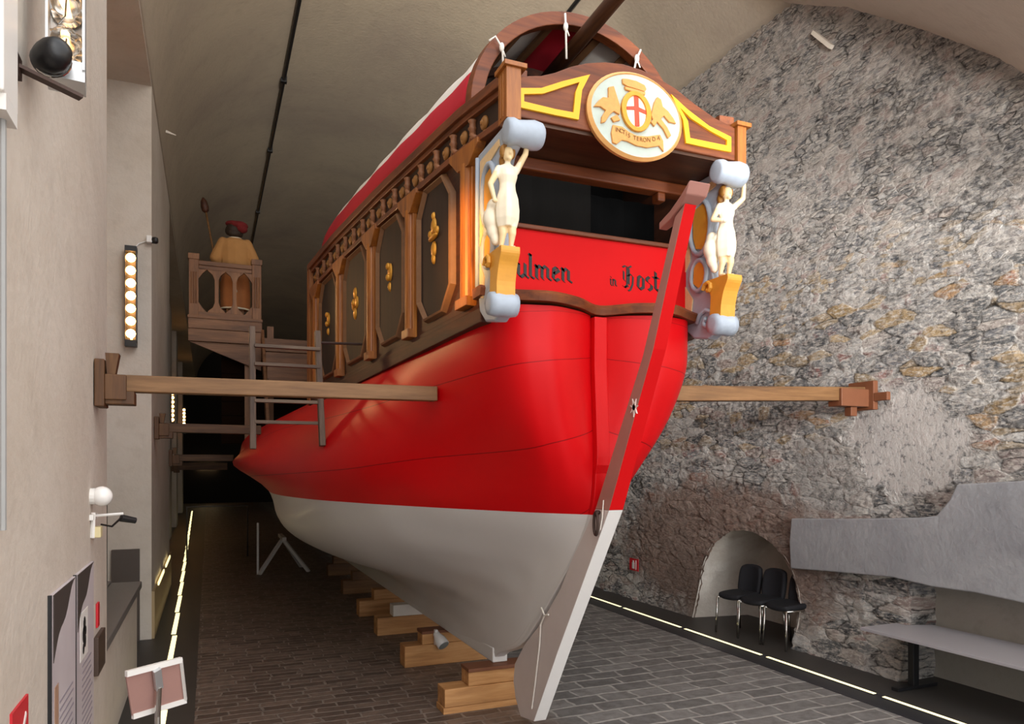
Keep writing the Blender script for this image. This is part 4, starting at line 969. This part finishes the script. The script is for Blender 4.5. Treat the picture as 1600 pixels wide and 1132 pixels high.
bm = B(); ringloft(bm, [(.86, .21, .16, 0, 0), (.90, .20, .15, 0, 0), (.98, .225, .165, 0, 0), (1.12, .225, .155, 0, 0), (1.28, .235, .145, 0, 0), (1.40, .225, .125, 0, 0), (1.445, .12, .085, 0, 0), (1.455, .07, .07, 0, 0)], 24, .03)
for sx, (a, e, h) in arms.items():
    capsule(bm, a + V((0, 0, .01)), e + V((0, 0, .03)), .085, .10); m_ = e.lerp(h, .55); capsule(bm, e + V((0, 0, .03)), m_, .095, .075)
obj('tunic', fuse(bm, .014, 3), m_tan, per, smooth=True)
bm = B(); ringloft(bm, [(.25, .225, .18, 0, 0), (.28, .23, .185, 0, 0), (.5, .235, .19, 0, 0), (.7, .225, .175, 0, 0), (.87, .19, .145, 0, 0)], 28, .045); obj('skirt', bm, m_rust, per, smooth=True)
bm = B(); rr = [[H((.232) * cos(2 * pi * k / 28) * (1 + .045 * sin(k * 2.6 + z * 3)), .187 * sin(2 * pi * k / 28) * (1 + .045 * cos(k * 3.1)), z) for k in range(28)] for z in (.235, .262)]; grid(bm, rr, cv=True); o = obj('hem', bm, m_linen, per, smooth=True); so = o.modifiers.new('t', 'SOLIDIFY'); so.thickness = .01
bm = B(); tube(bm, [H(.205 * cos(a), .155 * sin(a), .895) for a in [2 * pi * k / 24 for k in range(24)]], .016, 8, closed=True); tube(bm, [H(-.02, -.165, .90), H(-.05, -.20, .80), H(-.03, -.21, .65), H(.015, -.215, .5)], [.014, .013, .013, .016], 8); obj('rope_belt', bm, m_linen, per, smooth=True)
bm = B(); tube(bm, [H(.085 * cos(a), .01 + .08 * sin(a), 1.45 + .012 * sin(a)) for a in [2 * pi * k / 20 for k in range(20)]], .022, 8, closed=True); obj('collar', bm, m_linen, per, smooth=True)
bm = B(); ell(bm, H(-.02, -.01, 1.60), (.125, .11, .115)); ell(bm, H(-.02, -.04, 1.53), (.12, .08, .075)); ell(bm, H(-.10, .0, 1.57), (.06, .07, .08)); ell(bm, H(.08, .0, 1.55), (.05, .06, .08)); obj('hair', fuse(bm, .012, 2), paint('dark_hair', '#2a1c10', .7, .3, 40), per, smooth=True)
bm = B(); ell(bm, H(.06, -.02, 1.665), (.15, .14, .075)); ell(bm, H(.10, -.04, 1.60), (.10, .10, .06)); ell(bm, H(-.03, .0, 1.69), (.13, .13, .05)); obj('cap', fuse(bm, .012, 2), paint('dark_red_felt', '#6b1416', .9, .15, 20), per, smooth=True)
for sx, (a, e, h) in arms.items():
    bm = B(); m_ = e.lerp(h, .5); capsule(bm, m_, e.lerp(h, .85), .06, .05); obj('cuff', bm, m_linen, per, smooth=True)
bp = thing('boat_pole', 'long wooden pole with dark head held by the person on the platform', 'pole', (.19, 13.28, 5.26))
bm = B(); tube(bm, [(.30, 13.30, 4.42), (-.035, 13.27, 6.28)], .017, 8); obj('shaft', bm, m_beam2, bp, smooth=True)
bm = B(); dd = V((-.335, -.03, 1.86)).normalized(); lathe(bm, [(.02, 0), (.055, .03), (.065, .10), (.05, .19), (.015, .25)], V((-.035, 13.27, 6.26)), 12, dd); obj('pole_head', bm, m_darkw, bp, smooth=True)

# ================================================================== RIGHT-HAND WALL THINGS
m_chair = paint('black_chair_fabric', '#15161c', .75, .15, 40, .15); m_chrome = paint('chrome', '#c9c6c0', .2, .03, 5, 0, 1.0)
def make_chair():
    t = thing('chair', None, 'chair', (0, 0, 0), 'black chairs in the arched niche')
    def pad(c, u, v, n, ru, rv, th, bend):
        bm = B(); rr = []
        for i in range(11):
            a = -1 + .2 * i; row = []
            for j in range(11):
                b_ = -1 + .2 * j
                k = max(abs(a), abs(b_)); l = (abs(a) ** 4 + abs(b_) ** 4) ** .25; f = k / l if l > 0 else 1
                row.append(V(c) + V(u) * (a * f * ru) + V(v) * (b_ * f * rv) + V(n) * (bend * (a * f) ** 2))
            rr.append(row)
        grid(bm, rr); return bm
    for nm, args in (('seat', ((0, 0, .445), (1, 0, 0), (0, 1, .03), (0, 0, 1), .178, .205, 0, .02)), ('backrest', ((0, .235, .60), (1, 0, 0), (0, .16, 1), (0, -1, 0), .168, .20, 0, .04))):
        o = obj(nm, pad(*args), m_chair, t, smooth=True); so = o.modifiers.new('t', 'SOLIDIFY'); so.thickness = .06; so.offset = 0; b = o.modifiers.new('s', 'SUBSURF'); b.levels = 1; b.render_levels = 1
    bm = B(); 
    for sx in (-.10, .10): tube(bm, [(sx, .10, .42), (sx, .20, .43), (sx, .245, .50)], .012, 7)
    obj('back_support', bm, m_chrome, t, smooth=True)
    for sx in (-1, 1):
        for y, yb_ in ((-.18, -.20), (.17, .22)):
            bm = B(); tube(bm, [(sx * .155, y, .425), (sx * .165, yb_, 0)], .012, 8); obj('leg', bm, m_chrome, t, smooth=True)
        bm = B(); tube(bm, [(sx * .155, -.18, .42), (sx * .155, .17, .42)], .011, 7); obj('side_rail', bm, m_chrome, t, smooth=True)
    return t
ch = make_chair()
for i, (x, y, a, lab) in enumerate(((5.84, 6.96, -1.42, 'black chair with chrome legs in stone niche, farthest from the bench'), (5.86, 6.59, -1.47, 'middle black chair of three in the arched stone niche'), (5.90, 6.22, -1.52, 'black chair in the niche nearest the bench, its back partly in shadow'))):
    o = ch if i == 0 else copy_tree(ch)
    o.location = (x, y, .004); o.rotation_euler = (0, 0, a); o['label'] = lab
be = thing('bench', 'long grey bench top on black pedestal foot before the recess', 'bench', (5.83, 4.6, .004))
bm = B(); box(bm, 5.50, 5.965, 4.5, 4.9, .497, .522); box(bm, 5.50, 6.2, 1.2, 4.5, .497, .522); 
bm2 = B(); prism(bm2, [(5.50, 1.2, .495), (6.20, 1.2, .495), (6.20, 4.72, .495), (5.96, 4.80, .495), (5.96, 4.9, .495), (5.50, 4.9, .495)], (0, 0, .028)); bm.free()
obj('bench_top', bm2, paint('grey_laminate', '#a5a2a6', .38, .04, 4, .02), be, bev=.003)
for y in (4.62, 2.4):
    bm = B(); box(bm, 5.80, 5.87, y - .03, y + .03, .03, .495); box(bm, 5.60, 6.10, y - .035, y + .035, .004, .034); box(bm, 5.6, 6.1, y - .03, y + .03, .47, .495); obj('pedestal', bm, paint('black_steel', '#17171a', .45, .05, 5), be, bev=.004)
m_signred = paint('sign_red', '#c8202c', .45, .04); m_signwhite = paint('sign_white', '#eeeae4', .5, .03)
sg = thing('extinguisher_sign', 'small red extinguisher sign low on the rubble stone wall', 'sign', (5.93, 9.4, .42))
bm = B(); box(bm, 5.91, 5.92, 9.26, 9.5, .42, .60); obj('sign_plate', bm, m_signred, sg)
bm = B(); box(bm, 5.905, 5.91, 9.36, 9.42, .45, .54); box(bm, 5.905, 5.91, 9.375, 9.405, .54, .57); box(bm, 5.905, 5.91, 9.31, 9.325, .44, .58); obj('symbol', bm, m_signwhite, sg)
bm = B(); pl = atX(1285, 62, 5.93); bar(bm, pl + V((0, .12, .14)), pl + V((0, -.12, -.14)), .05, .04); tag(obj('iron_stub', bm, m_soffit), 'short pale bar set high in the rubble stone wall', 'bar')

# ---- light strips let into both floor borders
m_led = glow('warm_led', '#ffeeb0', 1.7); m_ledR = glow('warm_led_right', '#fff2bd', 1.5)
led_n = 0
def led(x, y0, y1, w, m, lab, g, name='light_strip'):
    t = thing(name, lab, 'light', (x, (y0 + y1) / 2, .005), g)
    bm = B(); box(bm, x - w / 2 - .012, x + w / 2 + .012, y0 - .01, y1 + .01, .004, .010); obj('channel', bm, m_steel, t)
    bm = B(); box(bm, x - w / 2, x + w / 2, y0, y1, .008, .014); obj('diffuser', bm, m, t)
places = ['nearest the camera', 'second from the camera', 'third from the camera', 'fourth from the camera', 'fifth from the camera', 'sixth from the camera', 'seventh from the camera', 'eighth from the camera', 'ninth from the camera', 'tenth from the camera']
yl = 3.8
for i in range(22):
    lab = f'glowing strip in the floor along plaster wall, {places[i]}' if i < 10 else 'glowing strip far along the plaster wall, small with distance'
    led(-.36 - .011 * (yl - 8), yl, yl + 1.32, .05, m_led, lab, 'left floor light strips'); yl += 1.41
yr = 1.8
for i in range(9):
    lab = f'glowing floor strip below the rubble wall, {places[i]}'
    led(5.36, yr, yr + 1.32, .034, m_ledR, lab, 'right floor light strips'); yr += 1.41
# emissive bars imitating the floor strips' reflection along the dado, no lamps
for i, (y, z) in enumerate(((9.9, .56), (11.6, .56))):
    t = thing('dado_glow', ('imitated strip-light reflection on the ochre dado just past the parapet', 'imitated strip-light reflection on the ochre dado farther along')[i], 'light', (XL + .04, y, z), 'imitated dado reflections')
    bm = B(); box(bm, XL + .03, XL + .045, y, y + 1.2, z - .03, z + .01); obj('glow_bar', bm, m_led, t)
bm = B(); box(bm, -.5, .4, 41.9, 41.96, 1.86, 1.98); tag(obj('light_bar', bm, glow('far_lamp', '#ffd9a0', 9)), 'small bright light bar at the far dark end of the hall', 'light')
# faint steel barrier frame deep in the aisle
ba = thing('barrier', 'thin steel barrier frame deep in the dark aisle', 'barrier', (.05, 17, .004))
bm = B(); tube(bm, [(-.42, 17, .004), (-.42, 17, 1.12), (.80, 17, 1.12), (.80, 17, .004)], .018, 8); obj('tube_frame', bm, paint('grey_tube', '#5d5a58', .4, .05, 5, 0, .5), ba, smooth=True)

# ================================================================== LEFT PLASTER WALL THINGS
m_alu = paint('brushed_aluminium', '#c9cacb', .35, .05, 8, .03, .6); m_wht = paint('white_plastic', '#e8e5e0', .4, .03); m_blk = paint('black_plastic', '#19191b', .4, .1)
m_bulb = glow('lit_bulb', '#ffb86a', 26); m_hot = glow('filament', '#ffc98a', 5)
bm = B(); box(bm, XL + .003, XL + .038, 2.58, 2.76, 3.12, 5.2); ct = tag(obj('cable_trunking', bm, m_wht, None, bev=.006), 'white plastic cable trunking high on plaster wall at the frame edge', 'trunking')
bm = B(); box(bm, XL + .0, XL + .04, 2.60, 2.74, 3.07, 3.12); obj('end_cap', bm, m_wht, ct)
bm = B(); tube(bm, [(XL + .013, 2.68, 3.08), (XL + .013, 2.68, 1.8)], .011, 7); tag(obj('cable', bm, paint('grey_cable', '#9a9a98', .5)), 'thin grey cable running down plaster wall below the trunking', 'cable')
# row lamp fixtures: U channel with a column of bulbs
def lamp_row(loc, rz, lit, lab, n=7, pitch=.142):
    t = thing('row_lamp', lab, 'lamp', (0, 0, 0), 'row lamps on the plaster wall')
    h = n * pitch + .06
    bm = B(); box(bm, -.06, -.052, -.07, .06, 0, h); box(bm, .052, .06, -.07, .06, 0, h); box(bm, -.06, .06, .052, .06, 0, h); obj('channel', bm, m_alu if not lit else m_blk, t)
    for za, zb_ in ((h - .03, h + .03), (-.04, .03)):
        bm = B(); box(bm, -.06, .06, -.06, .06, za, zb_); obj('end_cap', bm, m_alu if not lit else m_blk, t)
    for k in range(n):
        z = .10 + k * pitch
        bm = B(); lathe(bm, [(.018, .055), (.02, .03), (.03, .015), (.047, -.02), (.05, -.045), (.042, -.075), (.02, -.092), (.001, -.095)], (0, 0, z), 12, (0, 1, 0))
        b_ = obj('bulb', bm, m_bulb if lit else glass('clear_bulb', '#f2ece4', .02), t, smooth=True)
        if not lit:
            bm = B(); tube(bm, [(.0, .02, z), (.0, -.03, z + .012), (-.01, -.045, z), (.0, -.03, z - .012)], .005, 6); obj('filament', bm, m_hot, b_)
            bm = B(); lathe(bm, [(.022, 0), (.03, -.012), (.05, -.018), (.052, -.014), (.03, 0)], (0, .055, z), 12, (0, 1, 0)); obj('socket', bm, m_chrome, b_)
            bm = B()
            for a in range(3): tube(bm, [(.052 * cos(a * 2.1), .03 - .0, z + .052 * sin(a * 2.1)), (.054 * cos(a * 2.1 + .5), -.05, z + .054 * sin(a * 2.1 + .5)), (.02 * cos(a * 2.1 + .8), -.105, z + .02 * sin(a * 2.1 + .8))], .003, 5)
            obj('guard', bm, m_chrome, b_)
    for za in (.03, h - .1):
        bm = B(); box(bm, -.012, .012, .04, .10, za, za + .03); obj('bracket', bm, m_chrome, t)
    t.location = loc; t.rotation_euler = (0, 0, rz); return t
nl = lamp_row((-.475, 3.06, 3.42), .10, False, 'aluminium row lamp with clear wired bulbs close to camera on plaster wall')
lamp_row((-.80, 9.20, 3.38), 0, True, 'black row lamp with seven glowing bulbs on the niche jamb')
lamp_row((-1.06, 25.82, 3.38), 0, True, 'tiny row of glowing bulbs beyond the long prop')
lamp_row((-.93, 33.42, 3.38), 0, True, 'farthest tiny row of glowing bulbs near the dark hall end')
sp = thing('spotlight', 'round black spotlight under the aluminium row lamp on plaster wall', 'lamp', (-.50, 2.95, 3.34))
bm = B(); lathe(bm, [(.016, .08), (.04, .072), (.052, .04), (.056, 0), (.052, -.04), (.04, -.06), (.036, -.056), (.001, -.05)], (-.505, 2.95, 3.42), 18, (.5, -.8, .1)); obj('housing', bm, m_blk, sp, smooth=True)
bm = B(); tube(bm, [V((-.505, 2.95, 3.42)) + V((.06 * cos(a), .01, .06 * sin(a))) for a in [2 * pi * k / 20 for k in range(20)]], .004, 5, closed=True); obj('guard_ring', bm, m_chrome, sp)
bm = B(); bar(bm, (-.595, 2.90, 3.345), (-.42, 3.0, 3.32), .035, .012); box(bm, -.60, -.585, 2.86, 2.93, 3.31, 3.38); obj('mount_arm', bm, m_iron, sp)
# information panels
m_pnl = NT('panel_print'); f, _ = m_pnl.noise(m_pnl.map(), 1.3, 3); m_pnl.base(m_pnl.ramp(f, [(.3, '#b9afb2'), (.55, '#c9c0c2'), (.75, '#bcb3bb')])); m_pnl.rough(.8); m_pnl = m_pnl.m
m_pdark = paint('panel_dark_wave', '#4b4340', .4, .08); m_ptext = paint('panel_text_grey', '#938a92', .8, .1); m_ppic = paint('panel_sepia', '#b08a72', .5, .2, 12); m_porange = paint('panel_orange', '#c9743f', .5, .1, 8)
for i, (y0, y1, lab) in enumerate(((3.45, 4.02, 'tall grey information panel with orange picture at foot, nearer the camera'), (4.05, 4.62, 'tall grey information panel with small framed dark emblem, beside the plaque'))):
    t = thing('information_panel', lab, 'panel', (XL, (y0 + y1) / 2, .06), 'information panels')
    x = XL
    bm = B(); box(bm, x, x + .014, y0, y1, .06, 1.47); obj('board', bm, [m_pnl], t, bev=.002)
    bm = B(); box(bm, x, x + .014, y0 - .012, y0, .05, 1.472); obj('edge_frame', bm, m_blk, t)
    wv = [(y0 + .02, 1.468), (y1 - .02, 1.468)] + [(lerp(y1 - .02, y0 + .02, q / 10), 1.46 - .26 * (q / 10) ** 1.2 + .02 * sin(q)) for q in range(1, 11)]
    bm = B(); prism(bm, [(x + .014, a, b_) for a, b_ in wv], (.003, 0, 0)); obj('header_shape', bm, m_pdark, t)
    bm = B()
    for q in range(16):
        z = .98 - q * .034; box(bm, x + .014, x + .0155, y0 + .16, y1 - .06 - .07 * random.random(), z, z + .010)
    obj('text_lines', bm, m_ptext, t)
    bm = B()
    if i == 0: box(bm, x + .014, x + .016, y0 + .05, y0 + .13, .45, 1.08); obj('picture', bm, m_ppic, t)
    else:
        box(bm, x + .014, x + .016, y0 + .10, y0 + .34, 1.02, 1.26); pc = obj('picture', bm, m_signwhite, t)
        bm = B()
        for a, b_, r in ((.22, 1.19, .035), (.20, 1.14, .04), (.24, 1.10, .03), (.19, 1.07, .025), (.26, 1.15, .02)): prism(bm, [(x + .016, y0 + a + r * cos(2 * pi * k / 9), b_ + r * 1.1 * sin(2 * pi * k / 9)) for k in range(9)], (.002, 0, 0))
        obj('emblem', bm, m_blk, pc)
    bm = B(); prism(bm, [(x + .014, a, b_) for a, b_ in ((y0 + .3, .08), (y1 - .02, .08), (y1 - .02, .44), (y1 - .12, .40), (y0 + .34, .28))], (.002, 0, 0)); obj('lower_picture', bm, m_porange if i == 0 else m_ppic, t)
es = thing('fire_sign', 'red fire sign with white symbol at bottom corner of plaster wall', 'sign', (XL, 2.95, 1.05))
bm = B(); box(bm, XL, XL + .008, 2.83, 3.06, .9, 1.185); obj('sign_plate', bm, m_signred, es)
bm = B(); box(bm, XL + .008, XL + .0095, 2.91, 2.97, .95, 1.07); box(bm, XL + .008, XL + .0095, 2.925, 2.955, 1.07, 1.10); bar(bm, (XL + .009, 2.97, 1.08), (XL + .009, 3.02, 1.13), .02, .002, (1, 0, 0)); obj('symbol', bm, m_signwhite, es)
bm = B(); box(bm, XL, XL + .025, 4.72, 5.02, .80, 1.02); tag(obj('wall_plaque', bm, paint('dark_plaque', '#4b3a30', .45, .08), None, bev=.004), 'dark brown plaque on plaster wall beside the information panels', 'plaque')
bm = B(); box(bm, XL, XL + .012, 4.80, 4.88, 1.06, 1.20); tag(obj('alarm_plate', bm, m_signred, None, bev=.003), 'tiny red plate above the dark plaque', 'sign')
# emergency lamp group on the corner of the first pier
em = thing('globe_lamp', 'white globe lamp on the wall corner above the niche parapet', 'lamp', (XL, 4.64, 1.78))
bm = B(); ell(bm, (XL + .055, 4.60, 1.83), .055, n=20, m=14); obj('globe', bm, paint('opal_glass', '#f3f0ec', .2, .02), em, smooth=True)
bm = B(); lathe(bm, [(.045, 0), (.045, .03), (.03, .04)], (XL, 4.60, 1.83), 14, (1, 0, 0)); obj('base', bm, m_wht, em)
de = thing('sensor_box', 'small cream sensor box and black camera on bracket under globe lamp', 'sensor', (XL, 4.66, 1.62))
bm = B(); box(bm, XL, XL + .05, 4.60, 4.68, 1.60, 1.66); obj('housing', bm, paint('cream_plastic', '#d8c99a', .5), de, bev=.004)
bm = B(); box(bm, XL, XL + .02, 4.56, 4.74, 1.70, 1.73); tube(bm, [(XL + .01, 4.64, 1.72), (XL + .15, 4.70, 1.725)], .008, 6); tube(bm, [(XL + .01, 4.60, 1.6), (XL + .015, 4.60, 1.74)], .012, 6); obj('bracket', bm, m_wht, de)
bm = B(); tube(bm, [(XL + .14, 4.70, 1.70), (XL + .21, 4.74, 1.68)], [.022, .018], 10); tube(bm, [(XL + .14, 4.70, 1.70), (XL + .09, 4.74, 1.65), (XL + .03, 4.79, 1.66)], .006, 6); obj('camera_body', bm, m_blk, de)
sc_ = thing('security_camera', 'small white and black security camera on the pier edge above lit row lamp', 'camera', (XL - .02, 9.2, 4.58))
bm = B(); box(bm, XL - .05, XL + .01, 9.2, 9.3, 4.54, 4.62); obj('housing', bm, m_wht, sc_, bev=.01)
bm = B(); lathe(bm, [(.035, 0), (.04, .05), (.03, .07)], (XL + .0, 9.24, 4.575), 12, (1, -.2, 0)); obj('lens', bm, m_blk, sc_)
bm = B(); tube(bm, [(XL - .05, 9.28, 4.57), (XL - .13, 9.28, 4.53), (XL - .2, 9.27, 4.44)], .008, 5); obj('cord', bm, m_wht, sc_)
hk = atX(258, 207, XL + .04); bm = B(); bar(bm, hk + V((-.06, 0, .03)), hk + V((.14, 0, -.02)), .04, .05, w2=.02, h2=.01); tag(obj('wall_stub', bm, m_soffit), 'small pale stub projecting from the vault plaster near the niche', 'stub')
# black cable run along the vault
def vault_z(x): return interp([(p.x, p.z) for p in prof], x)
bm = B(); tube(bm, [(1.2, y, vault_z(1.2) - .045) for y in (6, 10, 14, 18, 24, 30, 40)], .032, 8)
for y in (10.2, 13.0, 16.0, 20.0, 25.0): box(bm, 1.15, 1.25, y, y + .08, vault_z(1.2) - .09, vault_z(1.2) + .02)
tag(obj('vault_cable', bm, m_blk), 'long black cable pipe running along the vault plaster', 'cable')
bm = B(); tube(bm, [(4.7, y, vault_z(4.7) - .05) for y in (6, 9, 12, 18, 26)], .03, 8); tag(obj('vault_cable', bm, m_blk), 'black cable pipe on the vault just behind the stern hoop', 'cable')
# information stand
ls = thing('lectern', 'slanted reading stand with pinkish back on a steel post by floor lights', 'lectern', (-.23, 3.9, .004))
TLp, TRp, BRp, BLp = V((-.34, 3.676, 1.06)), V((-.12, 3.844, 1.06)), V((-.104, 4.0, .82)), V((-.328, 3.84, .82))
nrm = (TRp - TLp).cross(BLp - TLp).normalized()
bm = B(); prism(bm, [TLp, TRp, BRp, BLp], nrm * -.012 if nrm.y < 0 else nrm * .012); obj('panel', bm, paint('warm_lit_back', '#b98f86', .5, .08), ls)  # pink tone puts the warm light on the panel into its colour
bm = B(); bar(bm, TLp + V((0, 0, .004)), TRp + V((0, 0, .004)), .02, .026); bar(bm, BLp, BRp, .02, .026); bar(bm, TRp, BRp, .012, .02); obj('edge_trim', bm, m_wht, ls)
mid_ = (TLp + TRp + BRp + BLp) / 4; off = (nrm if nrm.y < 0 else -nrm) * .018
bm = B(); bar(bm, (TLp + TRp) / 2 + off, (TLp + TRp) / 2 + (BLp - TLp) * .45 + off, .034, .02, tuple(nrm)); obj('clamp', bm, m_alu, ls)
bm = B(); tube(bm, [(TLp + TRp) / 2 + (BLp - TLp) * .42 + off, mid_ + V((0, .02, -.14)), V((mid_.x, mid_.y + .02, .01))], .014, 10); lathe(bm, [(.065, 0), (.065, .012), (.02, .02)], (mid_.x, mid_.y + .02, .004), 20); obj('post', bm, m_chrome, ls, smooth=False)

# ================================================================== LIGHT
wd_ = bpy.data.worlds.new('world'); SC.world = wd_; wd_.use_nodes = True
bg = wd_.node_tree.nodes['Background']; bg.inputs[0].default_value = (.93, .96, 1.0, 1); bg.inputs[1].default_value = 2.1
def area(name, loc, tgt, sx, sy, e, c):
    l = bpy.data.lights.new(name, 'AREA'); l.shape = 'RECTANGLE'; l.size = sx; l.size_y = sy; l.energy = e; l.color = c
    o = bpy.data.objects.new(name, l); COL.objects.link(o); o.location = loc
    o.rotation_euler = (V(tgt) - V(loc)).to_track_quat('-Z', 'Y').to_euler(); return o
def spot(name, loc, tgt, e, c, deg, blend=.6, r=.04):
    l = bpy.data.lights.new(name, 'SPOT'); l.energy = e; l.color = c; l.spot_size = radians(deg); l.spot_blend = blend; l.shadow_soft_size = r
    o = bpy.data.objects.new(name, l); COL.objects.link(o); o.location = loc; o.rotation_euler = (V(tgt) - V(loc)).to_track_quat('-Z', 'Y').to_euler(); return o
# daylight through the entrance, and an added fill above it to brighten the vault
area('entrance_daylight', (2.2, -2.5, 2.6), (3.4, 8, 2.6), 6.5, 4.6, 170, (1.0, .98, .96))
area('added_high_fill', (1.6, -2.4, 8.4), (3.4, 9, 6.8), 6.0, 4.5, 230, (1.0, .96, .91))
# three added spots without fittings, brightening the rubble wall and the vault
spot('added_wall_fill', (4.1, -1.9, 3.2), (6.0, 6.2, 5.1), 3000, (1.0, .98, .96), 62, .8, .6)
spot('added_upper_wall_fill', (.8, -1.9, 3.3), (6.0, 6.2, 6.4), 2400, (1.0, .98, .95), 42, .8, .4)
spot('added_vault_fill', (2.2, -1.5, 5.6), (3.1, 8.2, 10.4), 7300, (1.0, .93, .82), 60, 1.0, .5)
spot('spotlight_beam', (-.40, 2.78, 3.44), (1.46, 4.27, 3.32), 620, (1, .50, .12), 22, .9)
spot('row_lamp_beam', (-.70, 9.0, 4.0), (1.35, 6.0, 3.7), 70, (1, .62, .28), 55, .9, .1)
spot('platform_beam', (-.4, 9.4, 4.2), (.4, 13, 5.0), 70, (1, .70, .40), 50, .8, .1)
vs_ = SC.view_settings; SC.display_settings.display_device = 'sRGB'; vs_.view_transform = 'Standard'; vs_.look = 'None'; vs_.gamma = 1; vs_.use_curve_mapping = False
vs_.exposure = 0.0
